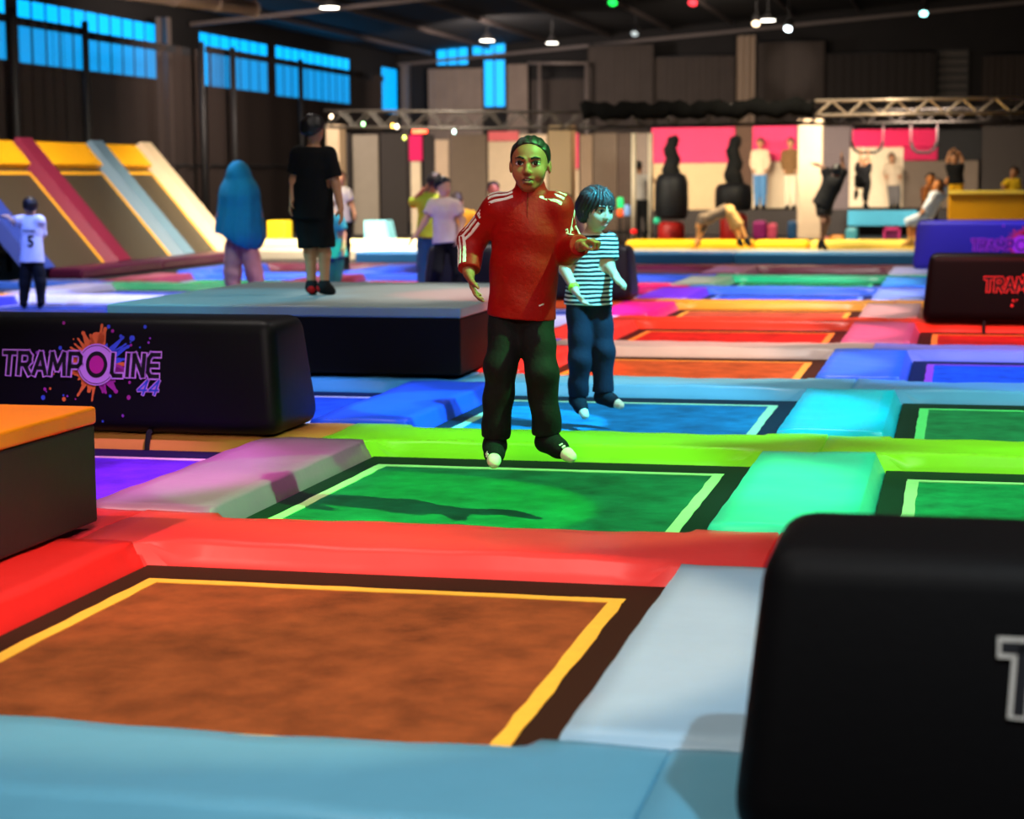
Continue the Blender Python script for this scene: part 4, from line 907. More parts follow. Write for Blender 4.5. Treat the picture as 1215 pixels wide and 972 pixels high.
def person(label, J, Y0, spec, h=.012):
    """J: joint -> (photo x, photo y, depth offset). spec: garments and colours"""
    j = {k: bp(v[0], v[1], y=Y0 + (v[2] if len(v) > 2 else 0)) for k, v in J.items()}
    zmin = min(v[2] for v in j.values()); base = np.array([j['pelvis'][0], j['pelvis'][1], spec.get('base', zmin - .04)])
    j = {k: v - base for k, v in j.items()}
    t = thing('person', label, 'person', base); k = spec.get('k', 1.0); S = Sdf(); lr = nrm(j['shR'] - j['shL']) if 'shR' in j else np.array([1., 0, 0])
    up = nrm(j['neck'] - j['pelvis']); fw = nrm(np.cross(up, lr)); lr = np.cross(fw, up)   # fw: one of the two depth directions
    face = nrm(spec.get('face', (0, -1, 0)))
    chest = j['neck'] * .70 + j['pelvis'] * .30; waist = j['neck'] * .36 + j['pelvis'] * .64
    wch, wwa, wpe = [v * k for v in spec.get('torso', (.125, .105, .112))]; fl = .68
    def torso(S, g=0, kk=.03):
        S.cap(chest, waist, wch + g, wwa + g, kk, 1, fl, fw); S.cap(waist, j['pelvis'], wwa + g, wpe + g, kk, 1, fl, fw)
        S.cap(j['shL'], j['shR'], .047 * k + g * .8, .047 * k + g * .8, .05); S.cap(j['neck'] - up * .03 * k, chest, .06 * k + g, wch * .9 + g, .04, 1, fl, fw)
    torso(S)
    sH = spec.get('head', .215); hc = j['head']; hu = nrm(spec.get('hup', hc - j['neck']))
    S.cap(j['neck'] - up * .02, hc - hu * .18 * sH, .046 * k, .044 * k, .03)
    P, B = head(S, hc, face, hu, sH, spec.get('full', False))
    for q in 'LR':
        if 'el' + q in j:
            S.chain([j['sh' + q], j['el' + q], j['wr' + q]], [.044 * k, .036 * k, .025 * k], .02)
            hd = spec.get('hand' + q); d = nrm(j['ha' + q] - j['wr' + q]); L = spec.get('hlen', .15 * k)
            if hd: hand(S, j['wr' + q], d, hd['n'], hd['l'], L, hd.get('curl', .5), spec.get('fr', .0085))
            else: hand(S, j['wr' + q], d, nrm(np.cross(d, (0, 1, .2))) * (1 if q == 'L' else -1), (0, -1, .1), L, .35, max(.0085, h * .75))
        if 'kn' + q in j:
            S.chain([j['hi' + q], j['kn' + q], j['an' + q]], [.064 * k, .047 * k, .033 * k], .03)
            an, to = j['an' + q], j['to' + q]; S.cap(an - (0, 0, .0), an + (to - an) * .35, .036 * k, .036 * k, .02); S.cap(an, to, .034 * k, .019 * k, .025)
            S.cap(an, an - nrm(to - an) * .03 * k - np.array([0, 0, .02 * k]), .03 * k, .028 * k, .02)
    V, F_ = S.mesh(h); sdf_obj('body', V, F_, spec['skin'], t)
    out = {'t': t, 'j': j, 'P': P, 'B': B, 'S': S, 'fw': fw, 'lr': lr, 'up': up, 'base': base}
    g = max(.012, h * 1.15)
    if 'top' in spec:
        tm, sl, hem = spec['top'][:3]; lo = spec['top'][3] if len(spec['top']) > 3 else 0; T_ = Sdf(); gg = g + lo
        torso(T_, gg); hp = j['pelvis'] + up * hem
        T_.cap(waist, hp, wwa + gg, wpe + gg + .020, .03, 1, fl + .06, fw)
        if spec.get('collar'): T_.cap(j['neck'] - up * .03, j['neck'] + up * spec['collar'] + face * .0, .066 * k, .060 * k, .02)
        for q in 'LR':
            if 'el' + q not in j: continue
            a, b, c = j['sh' + q], j['el' + q], j['wr' + q]; lo_ = lo * .6
            if sl <= 1: T_.cap(a, a + (b - a) * sl, .048 * k + g + lo_, .046 * k + g + lo_ * 1.2, .025)
            else: T_.chain([a, b, b + (c - b) * (sl - 1)], [.046 * k + g + lo_, .040 * k + g + lo_, .030 * k + g + lo_ * .6], .02)
        n_up = up; hz = hp; cuts = []
        for q in 'LR':
            if 'el' + q in j:
                a, b, c = j['sh' + q], j['el' + q], j['wr' + q]; e_ = a + (b - a) * sl if sl <= 1 else b + (c - b) * (sl - 1); ax_ = nrm(b - a) if sl <= 1 else nrm(c - b); cuts.append((e_, ax_, (.052 if sl <= 1 else .045) * k + g + lo))
        clips = [lambda P_, hz=hz, n_up=n_up, wd=wpe + gg + .05: np.where(np.abs((P_ - hz) @ lr) < wd, -((P_ - hz) @ n_up), -1).astype(np.float32)]
        for e_, ax_, rd in cuts: clips.append(lambda P_, e_=e_, ax_=ax_, rd=rd: np.where((np.linalg.norm(P_ - e_, axis=-1) < rd * 1.25) & (np.linalg.norm(np.cross(P_ - e_, ax_), axis=-1) < rd * .98), (P_ - e_) @ ax_, -1).astype(np.float32))
        if not spec.get('collar'):
            nk = j['neck'] + up * .012 * k; clips.append(lambda P_, nk=nk: np.where(np.linalg.norm(P_ - nk, axis=-1) < .10 * k, (P_ - nk) @ up - .0, -1).astype(np.float32))
        V, F_ = T_.mesh(h, clips, wrinkle(spec.get('wr', .003))); out['top'] = sdf_obj(spec.get('topname', 'shirt'), V, F_, tm, t); out['T'] = T_
    if 'bot' in spec:
        bm_, ln = spec['bot'][:2]; lo = spec['bot'][2] if len(spec['bot']) > 2 else 0; b_ = Sdf(); gg = g + lo
        b_.cap(j['pelvis'] + up * .05 * k, j['pelvis'] - up * .02, wpe + g * .5, wpe * .92 + g * .5, .03, 1, fl, fw)
        for q in 'LR':
            if 'kn' + q not in j: continue
            a, b, c = j['hi' + q], j['kn' + q], j['an' + q]
            if ln <= 1: e = a + (b - a) * ln; b_.cap(a, e, .066 * k + gg, .060 * k + gg, .03)
            else: e = b + (c - b) * (ln - 1); b_.chain([a, b, e], [.060 * k + gg, .046 * k + gg, spec.get('cuff', .034) * k + gg * .8], .028)
        bc = []
        for q in 'LR':
            if 'kn' + q not in j: continue
            a, b, c = j['hi' + q], j['kn' + q], j['an' + q]; e_ = a + (b - a) * ln if ln <= 1 else b + (c - b) * (ln - 1); ax_ = nrm(b - a) if ln <= 1 else nrm(c - b)
            bc.append(lambda P_, e_=e_, ax_=ax_, rd=(.075 if ln <= 1 else .055) * k + gg: np.where(np.linalg.norm(P_ - e_, axis=-1) < rd * 1.25, (P_ - e_) @ ax_, -1).astype(np.float32))
        V, F_ = b_.mesh(h, bc, wrinkle(spec.get('wrb', .004), 30, 44)); out['bot'] = sdf_obj(spec.get('botname', 'trousers'), V, F_, bm_, t); out['Bt'] = b_
    if 'shoe' in spec:
        for q in 'LR':
            if 'an' + q not in j: continue
            s_ = Sdf(); an, to = j['an' + q], j['to' + q]; d = nrm(to - an)
            s_.cap(an + nrm(j['kn' + q] - an) * spec.get('sockh', .05) * k, an, .038 * k + g * .5, .040 * k + g * .4, .02); s_.cap(an, an + (to - an) * .45, .040 * k + g * .3, .040 * k + g * .2, .02); s_.cap(an, to, .037 * k + g * .4, .0205 * k + g * .3, .025)
            s_.cap(an, an - d * .03 * k - np.array([0, 0, .02 * k]), .034 * k + g * .4, .032 * k + g * .4, .02)
            V, F_ = s_.mesh(min(h, .009)); o = sdf_obj(spec.get('shoename', 'sock'), V, F_, spec['shoe'], t); out['shoe' + q] = o
            if 'toecap' in spec:
                c_ = Sdf(); c_.cap(to - d * .022, to, .0262 * k + g * .33, .0212 * k + g * .33, .01); V, F_ = c_.mesh(min(h, .006)); sdf_obj('toe_cap', V, F_, spec['toecap'], o)
            if 'heel' in spec:
                c_ = Sdf(); hl = an - d * .034 * k - np.array([0, 0, .022 * k]); c_.ell(hl, (.032 * k + g * .4,) * 3, .01); V, F_ = c_.mesh(min(h, .006)); sdf_obj('heel_patch', V, F_, spec['heel'], o)
    if 'hair' in spec:
        H_ = Sdf(); st = spec.get('style', 'short'); hm = spec['hair']; e = max(.012 / sH, h / sH * .9) if st != 'rows' else .022
        if st == 'short':
            H_.ell(P(0, -.06, .16), np.array([.36 + e, .425 + e, .365 + e]) * sH, .02, 1, B); H_.ell(P(0, -.18, -.02), np.array([.30 + e, .28 + e, .30]) * sH, .03, 1, B)
            cp = P(0, .22, .26); n_ = B[1] * .62 - B[2] * .78
            V, F_ = H_.mesh(h, [lambda Q: ((Q - cp) @ n_).astype(np.float32)], wrinkle(.003, 90, 80))
        elif st == 'rows':
            H_.ell(P(0, -.05, .145), np.array([.345 + e, .425 + e, .372 + e]) * sH, .02, 1, B); cp = P(0, .25, .37); n_ = nrm(B[1] * .86 - B[2] * .50); r_, f_ = B[0], B[1]; c0 = P(0, .1, .2)
            H_.ell(P(0, -.40, .25), np.array([.13, .12, .12]) * sH, .03, 1, B)
            cp2 = P(0, -.16, -.16)
            V, F_ = H_.mesh(h, [lambda Q: np.maximum((Q - cp) @ n_, np.where((Q - c0) @ f_ < -.05 * sH, -(Q - cp2) @ B[2] - .0, -1)).astype(np.float32)],
                            lambda Q: (-.0045 * np.abs(np.sin(((Q - c0) @ r_) / sH * 24)) + .002).astype(np.float32))
        elif st == 'mop':
            H_.ell(P(0, -.06, .15), np.array([.40, .47, .40]) * sH, .02, 1, B); H_.ell(P(0, -.16, -.10), np.array([.385, .36, .36]) * sH, .05, 1, B)
            H_.ell(P(0, .60, -.16), np.array([.36, .46, .30]) * sH, .03, -1, B); H_.ell(P(0, .2, -.55), np.array([.5, .5, .30]) * sH, .03, -1, B)
            c0 = P(0, 0, .1); r_, f_, u_ = B
            V, F_ = H_.mesh(h * .8, None, lambda Q: (.006 * np.sin(np.arctan2((Q - c0) @ r_, (Q - c0) @ f_ + 1e-6) * 26 + 3 * np.sin((Q - c0) @ u_ * 30)) + .002 * np.sin((Q - c0) @ r_ * 210)).astype(np.float32))
        elif st == 'long':
            H_.ell(P(0, -.06, .14), np.array([.40, .46, .40]) * sH, .02, 1, B); H_.chain([P(0, -.25, .1), P(0, -.38, -.4), P(0, -.36, -.85)], [.30 * sH, .26 * sH, .14 * sH], .05)
            H_.ell(P(0, .56, -.2), np.array([.36, .46, .36]) * sH, .03, -1, B); V, F_ = H_.mesh(h, None, wrinkle(.003, 90, 20))
        out['hair'] = sdf_obj('hair', V, F_, hm, t)
    return out
def ball(name, c, r, m, parent, n=12, sc_=(1, 1, 1), B=None):
    V, Fc = [], []
    for i in range(n // 2 + 1):
        a = math.pi * i / (n // 2)
        for k in range(n):
            b = 2 * math.pi * k / n; v = np.array([math.sin(a) * math.cos(b) * sc_[0], math.sin(a) * math.sin(b) * sc_[1], math.cos(a) * sc_[2]]) * r
            if B is not None: v = B.T @ v
            V.append(np.array(c) + v)
    for i in range(n // 2):
        for k in range(n): Fc.append((i * n + k, (i + 1) * n + k, (i + 1) * n + (k + 1) % n, i * n + (k + 1) % n))
    return mesh_obj(name, V, Fc, m, parent, smooth=True)
def face_parts(R, s, lip, brow, mouth=True):
    P, B, t = R['P'], R['B'], R['t']
    for q in (-1, 1):
        e = ball('eye', P(q * .145, .325, .04), .072 * s, EYEW, t, 14, (1.2, .8, .72), B)
        ball('iris', P(q * .148, .375, .04), .041 * s, EYED, e, 10, (1, .5, 1), B)
        V, Fc = tube_data([P(q * .06, .405, .125), P(q * .14, .392, .155), P(q * .23, .335, .13)], [.018 * s, .022 * s, .012 * s], 6); mesh_obj('eyebrow', V, Fc, brow, t, smooth=True)
        V, Fc = tube_data([P(q * .065, .37, .045), P(q * .145, .402, .09), P(q * .225, .34, .05)], .012 * s, 5); mesh_obj('eyelash', V, Fc, brow, t, smooth=True)
    if mouth:
        ball('mouth', P(0, .375, -.265), .085 * s, MOUTHD, t, 12, (1, .35, .42), B)
        ball('teeth', P(0, .385, -.248), .055 * s, TEETH, t, 10, (1, .4, .28), B)
    for z, rr in ((-.225, .024), (-.305, .029)):
        V, Fc = tube_data([P(-.10, .362, -.262), P(-.05, .393, z + .004), P(0, .402, z), P(.05, .393, z + .004), P(.10, .362, -.262)], [.008 * s, rr * s, rr * s, rr * s, .008 * s], 8); mesh_obj('lip', V, Fc, lip, t, smooth=True)
def ribbon(name, S, path, outd, lat, offs, wd, m, parent, lift=.003, rng=.16):
    """strip lying on an implicit surface: points above the path are dropped onto the surface"""
    V, Fc = [], []; n = len(path)
    for i in range(n):
        o, l = nrm(outd[i]), nrm(lat[i])
        for e in (-wd / 2, 0, wd / 2):
            a = path[i] + l * (offs[i] + e); tt = np.linspace(rng, -.02, 70); Q = a[None] + tt[:, None] * o[None]; f = S.at(Q); hit = np.argmax(f < 0)
            tz = tt[hit] if f[hit] < 0 else .05
            V.append(a + o * (tz + lift))
    for i in range(n - 1):
        for e in (0, 1): Fc.append((i * 3 + e, i * 3 + e + 1, i * 3 + e + 4, i * 3 + e + 3))
    nb = len(V); ctr = [path[i // 3] for i in range(nb)]
    V2 = [v - nrm(outd[i // 3]) * .004 for i, v in enumerate(V)]
    Fc2 = [tuple(nb + q for q in f[::-1]) for f in Fc]
    for i in range(n - 1):
        Fc2 += [(i * 3, i * 3 + 3, nb + i * 3 + 3, nb + i * 3), (i * 3 + 5, i * 3 + 2, nb + i * 3 + 2, nb + i * 3 + 5)]
    return mesh_obj(name, V + V2, Fc + Fc2, m, parent, smooth=False)

# ---------------- the boy in the red track jacket
WHITE_C = cloth('white', (240, 236, 228)); RED_C = cloth('red', (156, 9, 7), .55); BLK_C = cloth('black', (20, 20, 22), .8)
SK1 = skin('brown', (158, 100, 70)); SK2 = skin('light', (214, 172, 142)); SK3 = skin('tan', (186, 132, 96))
Y1 = 7.6
R1 = person('boy in a red track jacket with white stripes and black trousers, mid-jump', dict(
    head=(629, 196, -.02), neck=(628, 236, .0), shL=(592, 247, .0), shR=(662, 247, .0), elL=(560, 287, .03), wrL=(556, 323, -.06), haL=(563, 350, -.10),
    elR=(672, 298, .03), wrR=(690, 291, -.13), haR=(704, 286, -.17), pelvis=(619, 366, .02), hiL=(603, 377, .02), hiR=(634, 377, .02), knL=(594, 436, -.03), knR=(642, 440, -.02),
    anL=(587, 529, .03), anR=(650, 523, .05), toL=(586, 549, -.13), toR=(677, 542, -.05)), Y1,
    dict(base=-.004, k=1.0, skin=SK1, head=.222, full=True, face=(.10, -1, -.03), hup=(.02, .02, 1), torso=(.126, .112, .104),
         top=(RED_C, 1.93, -.035, .008), collar=.05, topname='jacket', wr=.0035, bot=(BLK_C, 1.88, .008), cuff=.044, wrb=.005, shoe=cloth('sock', (16, 18, 20)), toecap=cloth('toe', (235, 232, 200)), heel=cloth('heel', (190, 20, 20)),
         hair=HAIRK, style='rows', sockh=.06, hlen=.152, handL=dict(n=(.8, -.3, 0), l=(.2, -1, 0), curl=.45), handR=dict(n=(0, .3, -1), l=(-.3, -1, .1), curl=1.25), fr=.0082,
         **{}), h=.0052)
face_parts(R1, .222, LIPM, HAIRK)
jj, T1, t1 = R1['j'], R1['T'], R1['t']
def lerp(a, b, t): return a + (b - a) * t
jk = R1['top']
for sd, q in ((-1, 'L'), (1, 'R')):
    sh, el, wr = jj['sh' + q], jj['el' + q], jj['wr' + q]; nk = jj['neck'] + np.array([sd * .05, 0, .0])
    for i in (-1, 0, 1):
        pts, ou, la, of = [], [], [], []
        for t_ in np.linspace(0, 1, 14): pts.append(lerp(nk, sh + np.array([sd * .02, 0, 0]), t_)); ou.append((sd * .3, -.75, .75)); la.append((sd * -.25, -.65, -.72)); of.append(.004 + i * .026)
        ribbon('shoulder_stripe', T1, pts, ou, la, of, .012, WHITE_C, jk)
        pts, ou, la, of = [], [], [], []
        for t_ in np.linspace(.45, 1.86, 26):
            p = lerp(sh, el, t_) if t_ < 1 else lerp(el, wr, t_ - 1); ax = nrm(el - sh) if t_ < 1 else nrm(wr - el)
            o_ = np.array([sd * .75, -.85, .2 if q == 'L' else .9]); o_ = o_ - ax * (o_ @ ax); pts.append(p); ou.append(o_); la.append(np.cross(ax, o_)); of.append(i * .023)
        ribbon('sleeve_stripe', T1, pts, ou, la, of, .010, WHITE_C, jk, .0035)
# three-bar emblem on the upper sleeve
sh, el = jj['shL'], jj['elL']; ax = nrm(el - sh); o_ = np.array([-.75, -.8, .25]); o_ = nrm(o_ - ax * (o_ @ ax)); la_ = np.cross(ax, o_)
for i, L_ in enumerate((.010, .018, .026)):
    p0 = lerp(sh, el, .30); pts = [p0 + ax * (.014 - L_ * u) + la_ * 0 for u in np.linspace(0, 1, 4)]
    ribbon('sleeve_emblem', T1, pts, [o_] * 4, [la_] * 4, [-.014 + i * .011] * 4, .007, WHITE_C, jk, .004)
# front zip, chest seam and hem tag
zp = [lerp(jj['neck'] + np.array([.008, 0, .02]), jj['neck'] + np.array([.012, 0, -.16]), u) for u in np.linspace(0, 1, 10)]
ribbon('zip', T1, zp, [(0, -1, .1)] * 10, [(1, 0, 0)] * 10, [0] * 10, .005, cloth('zip', (120, 12, 10)), jk, .003, .2)
hb = jj['pelvis'] + np.array([.085, 0, .015]); ribbon('hem_tag', T1, [hb + np.array([u, 0, u * .35]) for u in (0, .012, .024)], [(0, -1, 0)] * 3, [(0, 0, 1)] * 3, [0] * 3, .006, WHITE_C, jk, .003, .2)
# lettering bands on the socks
for q in 'LR':
    an, to = jj['an' + q], jj['to' + q]
    for i in range(7):
        p = lerp(an, to, .1 + .11 * i) + np.array([0, 0, .0]); dz = nrm(np.cross(to - an, (1, 0, 0))); dz = dz if dz[2] > 0 else -dz
        side = nrm(np.array([-1 if q == 'L' else .2, -.6, .5])); a = nrm(to - an); side = nrm(side - a * (side @ a)); c_ = p + side * (.047 - .002 * i); w1 = a * .004; h1 = np.cross(a, side) * .008
        mesh_obj('sock_print', [c_ - w1 - h1, c_ + w1 - h1, c_ + w1 + h1, c_ - w1 + h1, *[x - side * .006 for x in (c_ - w1 - h1, c_ + w1 - h1, c_ + w1 + h1, c_ - w1 + h1)]], [(0, 1, 2, 3), (7, 6, 5, 4), (0, 4, 5, 1), (1, 5, 6, 2), (2, 6, 7, 3), (3, 7, 4, 0)], WHITE_C, R1['shoe' + q])

# ---------------- the child in the striped tee
R2 = person('child with dark bob hair in a black-and-white striped tee, hovering behind the red jacket', dict(
    head=(708, 248, -.02), neck=(702, 280, .02), shL=(684, 289, -.03), shR=(720, 288, .03), elL=(669, 318, -.05), wrL=(682, 344, -.14), haL=(692, 362, -.17), elR=(722, 316, .0), wrR=(729, 326, -.05), haR=(737, 334, -.07),
    pelvis=(698, 356, .0), hiL=(687, 362, -.02), hiR=(710, 361, .03), knL=(688, 424, -.06), knR=(716, 414, .0), anL=(685, 474, -.02), anR=(716, 470, .03), toL=(694, 493, -.12), toR=(736, 481, -.03)), 10.45,
    dict(base=-.004, k=.93, skin=SK2, head=.232, full=True, face=(.85, -.75, -.28), hup=(.06, -.02, 1), torso=(.118, .106, .104), top=(stripes_mat('striped_tee', (18, 18, 24), (226, 216, 205), .024), .72, -.03, .008),
         bot=(cloth('navy', (26, 30, 48)), 1.9, .007), cuff=.046, wrb=.005, shoe=cloth('sock2', (18, 24, 34)), toecap=cloth('toe', (235, 232, 200)), hair=mat('hair_dark_bob', (46, 38, 36), .45, bump=.3, bscale=60), style='mop', hlen=.13,
         handL=dict(n=(.9, .2, -.2), l=(.1, -1, .1), curl=.9), handR=dict(n=(.2, .4, -1), l=(-.4, -.9, .2), curl=1.25)), h=.0065)
face_parts(R2, .232, LIPP, HAIRK, False)
a = lerp(R2['j']['elL'], R2['j']['wrL'], .90); d = nrm(R2['j']['wrL'] - R2['j']['elL']); tube('wristband', [a - d * .012, a + d * .012], .031, mat('lime_band', (190, 230, 40), .5), R2['t'], 16)
# ---------------- others on the trampolines
def simple(label, J, Y0, h=.012, **sp): return person(label, J, Y0, sp, h)
R5 = simple('child seen from behind in a white jersey with number 5 and black trousers', dict(
    head=(36, 246), neck=(37, 256), shL=(27, 262), shR=(47, 262), elL=(16, 263, -.1), wrL=(9, 257, .1), haL=(4, 256, .12), elR=(50, 279, .12), wrR=(47, 291, .25), haR=(45, 296, .28), pelvis=(38, 306), hiL=(33, 308), hiR=(44, 308), knL=(30, 335), knR=(48, 334), anL=(28, 359), anR=(49, 358), toL=(29, 364, .12), toR=(46, 364, .12)), 19.3,
    k=.83, skin=SK2, head=.2, face=(-.55, .8, 0), torso=(.12, .11, .118), top=(cloth('jersey', (226, 224, 240)), .95, -.05, .012), topname='jersey', bot=(BLK_C, 1.97, .012), botname='trousers', shoe=BLK_C, shoename='shoe', hair=HAIRK, base=-.004, hlen=.12)
V, Fc = text_bm('5', .03); mn, mx = V.min(0), V.max(0)
def on_back(R, V, Fc, name, m, u0, u1, v0, v1):
    W = fit(V, u0, u1, v0, v1); j_ = R['j']; out = []
    for p in W:
        a_ = j_['pelvis'] + R['lr'] * p[0] + np.array([0, 0, p[1]]); tt = np.linspace(.25, -.02, 60); dr = -nrm(np.array([0, 1., 0])); Q = a_ + tt[:, None] * dr; f = R['T'].at(Q); i = np.argmax(f < 0); out.append(a_ + dr * (tt[i] + .009))
    mesh_obj(name, out, Fc, m, R['top'])
on_back(R5, V, Fc, 'number', BLK_C, -.0, .07, .12, .25)
for q in range(6): on_back(R5, np.array([(0, 0, 0), (1, 0, 0), (1, 1, 0), (0, 1, 0.)]), [(0, 1, 2, 3)], 'name_print', BLK_C, -.05 + q * .024, -.034 + q * .024, .29, .308)
# hooded figure
R6 = simple('figure seen from behind with a teal towel draped over head and shoulders', dict(
    head=(283, 207), neck=(284, 226), shL=(268, 236), shR=(300, 236), elL=(262, 262), wrL=(270, 282, .1), haL=(276, 288, .2), elR=(306, 262), wrR=(298, 282, .1), haR=(293, 288, .2), pelvis=(285, 288), hiL=(278, 292), hiR=(295, 292), knL=(276, 325), knR=(302, 325), anL=(277, 360), anR=(307, 360), toL=(277, 364, .15), toR=(308, 364, .15)), 20.0,
    k=1.05, skin=SK3, head=.215, face=(0, 1, 0), top=(cloth('rose', (150, 96, 90)), .9, -.06, .01), bot=(cloth('rose_trousers', (172, 112, 100)), 1.95, .035), shoe=BLK_C, hair=HAIRK, base=-.004)
S = Sdf(); j_ = R6['j']; S.ell(j_['head'] + (0, 0, .01), (.125, .14, .145), .05); S.cap(j_['head'] - (0, 0, .05), j_['neck'] - (0, 0, .05), (.14), .22, .06, 1, .9, (0, 1, 0)); S.cap(j_['neck'] - (0, 0, .05), j_['pelvis'] + (-.0, 0, .12), .235, .29, .05, 1, .75, (0, 1, 0))
S.cap(j_['pelvis'] + (.08, 0, .1), j_['pelvis'] + (.12, -.02, -.1), .12, .04, .08); hz = j_['pelvis'] + np.array([0, 0, .02]); 
V, F_ = S.mesh(.013, [lambda Q: (hz[2] + .0 - .09 * np.sin(Q[..., 0] * 8 + .3) - Q[..., 2]).astype(np.float32)], lambda Q: (.012 * np.sin(np.arctan2(Q[..., 0], Q[..., 1] - .02) * 11 + 4 * Q[..., 2]) * np.clip((1.45 - Q[..., 2]) * 2, 0, 1)).astype(np.float32))
o = sdf_obj('towel', V, F_, cloth('teal_towel', (20, 104, 128)), R6['t']); o['label'] = 'teal towel draped like a hood'
# boy on the stage
R7 = simple('boy seen from behind in black tee and shorts standing on the stage box', dict(
    head=(372, 154), neck=(372, 176), shL=(355, 184), shR=(389, 184), elL=(349, 214), wrL=(347, 236, -.05), haL=(345, 249, -.06), elR=(399, 220), wrR=(404, 246, -.05), haR=(406, 262, -.06), pelvis=(371, 252), hiL=(364, 258), hiR=(381, 258), knL=(368, 300), knR=(385, 300), anL=(370, 341), anR=(385, 341), toL=(372, 346, .10), toR=(395, 346, .04)), 13.3,
    k=.95, skin=SK3, head=.205, face=(.15, 1, 0), torso=(.132, .126, .126), top=(cloth('black_tee', (12, 12, 13)), .74, -.05, .010), bot=(cloth('black_shorts', (12, 12, 13)), .86, .016), botname='shorts', shoe=BLK_C, heel=cloth('heel', (190, 20, 20)), sockh=.03, hair=HAIRK, base=.555, h=.010, hlen=.14)
# kids behind the stage
simple('person in white shirt and black trousers half hidden behind the boy in black', dict(head=(404, 212), neck=(405, 222), shL=(398, 229), shR=(413, 229), elL=(396, 246), wrL=(398, 258, -.1), haL=(399, 264, -.1), elR=(418, 244), wrR=(421, 254, -.1), haR=(422, 260, -.12), pelvis=(406, 262), hiL=(402, 264), hiR=(410, 264), knL=(402, 290), knR=(411, 290), anL=(402, 318), anR=(411, 318), toL=(401, 322, -.1), toR=(412, 322, -.1)), 27.0,
    k=.9, skin=SK3, head=.21, face=(.5, -1, 0), top=(cloth('whitish', (190, 180, 170)), .6, -.02, .01), bot=(BLK_C, 1.95, .01), shoe=BLK_C, hair=HAIRB, h=.014, base=-.004)
simple('child in turquoise tee and blue trousers hidden behind the boy in black', dict(head=(389, 246), neck=(391, 256), shL=(384, 262), shR=(402, 263), elL=(382, 278), wrL=(383, 290, -.1), haL=(384, 296, -.1), elR=(408, 278), wrR=(408, 292, -.1), haR=(408, 298, -.1), pelvis=(397, 300), hiL=(392, 303), hiR=(402, 303), knL=(392, 328), knR=(399, 328), anL=(390, 352), anR=(396, 352), toL=(389, 357, -.1), toR=(398, 357, -.1)), 20.6,
    k=.85, skin=SK2, head=.19, face=(-.3, 1, 0), top=(cloth('turquoise', (60, 180, 200)), .7, -.06, .02), bot=(cloth('blue_jeans', (30, 80, 120)), 1.95, .01), shoe=BLK_C, hair=HAIRB, h=.014, base=-.004)
simple('girl in pale tee and black leggings dancing behind the stage box', dict(
    head=(526, 222), neck=(526, 236), shL=(514, 243), shR=(540, 244), elL=(504, 263, -.05), wrL=(493, 280, -.1), haL=(486, 287, -.12), elR=(549, 262), wrR=(546, 280, -.1), haR=(543, 288, -.12), pelvis=(530, 286), hiL=(523, 289), hiR=(538, 289), knL=(519, 320, -.1), knR=(543, 324), anL=(510, 356), anR=(540, 360), toL=(506, 361, -.1), toR=(545, 364, -.1)), 19.6,
    k=.95, skin=SK2, head=.2, face=(.9, -.4, -.1), torso=(.125, .105, .115), top=(cloth('pale_tee', (226, 208, 200)), .6, -.02, .012), bot=(cloth('leggings', (14, 14, 16)), 1.97, .004), shoe=BLK_C, hair=mat('hair_blueblack', (18, 24, 34), .4), style='short', base=-.004)
simple('person in yellow-green top and blue jeans behind the dancing girl', dict(
    head=(516, 216), neck=(511, 230), shL=(502, 238), shR=(520, 240), elL=(488, 241, .05), wrL=(500, 228, -.05), haL=(508, 222, -.08), elR=(526, 258), wrR=(527, 272), haR=(527, 279), pelvis=(508, 280), hiL=(503, 284), hiR=(514, 284), knL=(502, 315), knR=(514, 316), anL=(501, 346), anR=(514, 346), toL=(500, 350, -.1), toR=(515, 350, -.1)), 21.5,
    k=.95, skin=SK3, head=.2, face=(.5, .8, 0), top=(cloth('lemon', (170, 200, 60)), 1.0, -.02, .012), bot=(cloth('denim', (36, 90, 150)), 1.95, .014), shoe=BLK_C, hair=HAIRK, base=-.004, h=.014)
simple('person in amber hoodie with dark brown hair beyond the dancing girl', dict(
    head=(543, 238), neck=(548, 249), shL=(540, 256), shR=(560, 255), elL=(536, 272), wrL=(538, 286), haL=(539, 292), elR=(567, 270), wrR=(566, 284), haR=(565, 290), pelvis=(551, 288), hiL=(546, 290), hiR=(556, 290), knL=(546, 308), knR=(556, 308), anL=(546, 324), anR=(556, 324), toL=(545, 326, -.1), toR=(557, 326, -.1)), 26.0,
    k=.8, skin=SK3, head=.22, face=(-.2, 1, 0), torso=(.14, .13, .13), top=(cloth('amber', (240, 170, 40)), 1.9, -.03, .015), topname='hoodie', bot=(BLK_C, 1.95, .01), shoe=BLK_C, hair=HAIRB, base=-.004, h=.014)
simple('brown-haired person in lilac shirt looking over from behind the red jacket', dict(
    head=(586, 225), neck=(588, 238), shL=(579, 246), shR=(600, 246), elL=(575, 264), wrL=(578, 278), haL=(579, 285), elR=(603, 264), wrR=(602, 278), haR=(601, 285), pelvis=(589, 283), hiL=(584, 285), hiR=(595, 285), knL=(584, 306), knR=(595, 306), anL=(584, 324), anR=(595, 324), toL=(583, 327, -.1), toR=(596, 327, -.1)), 26.5,
    k=.85, skin=skin('ruddy', (196, 110, 86)), head=.22, face=(.3, -1, 0), top=(cloth('lilac', (150, 120, 160)), .7, -.03, .015), bot=(BLK_C, 1.95, .01), shoe=BLK_C, hair=HAIRB, base=-.004, h=.014)
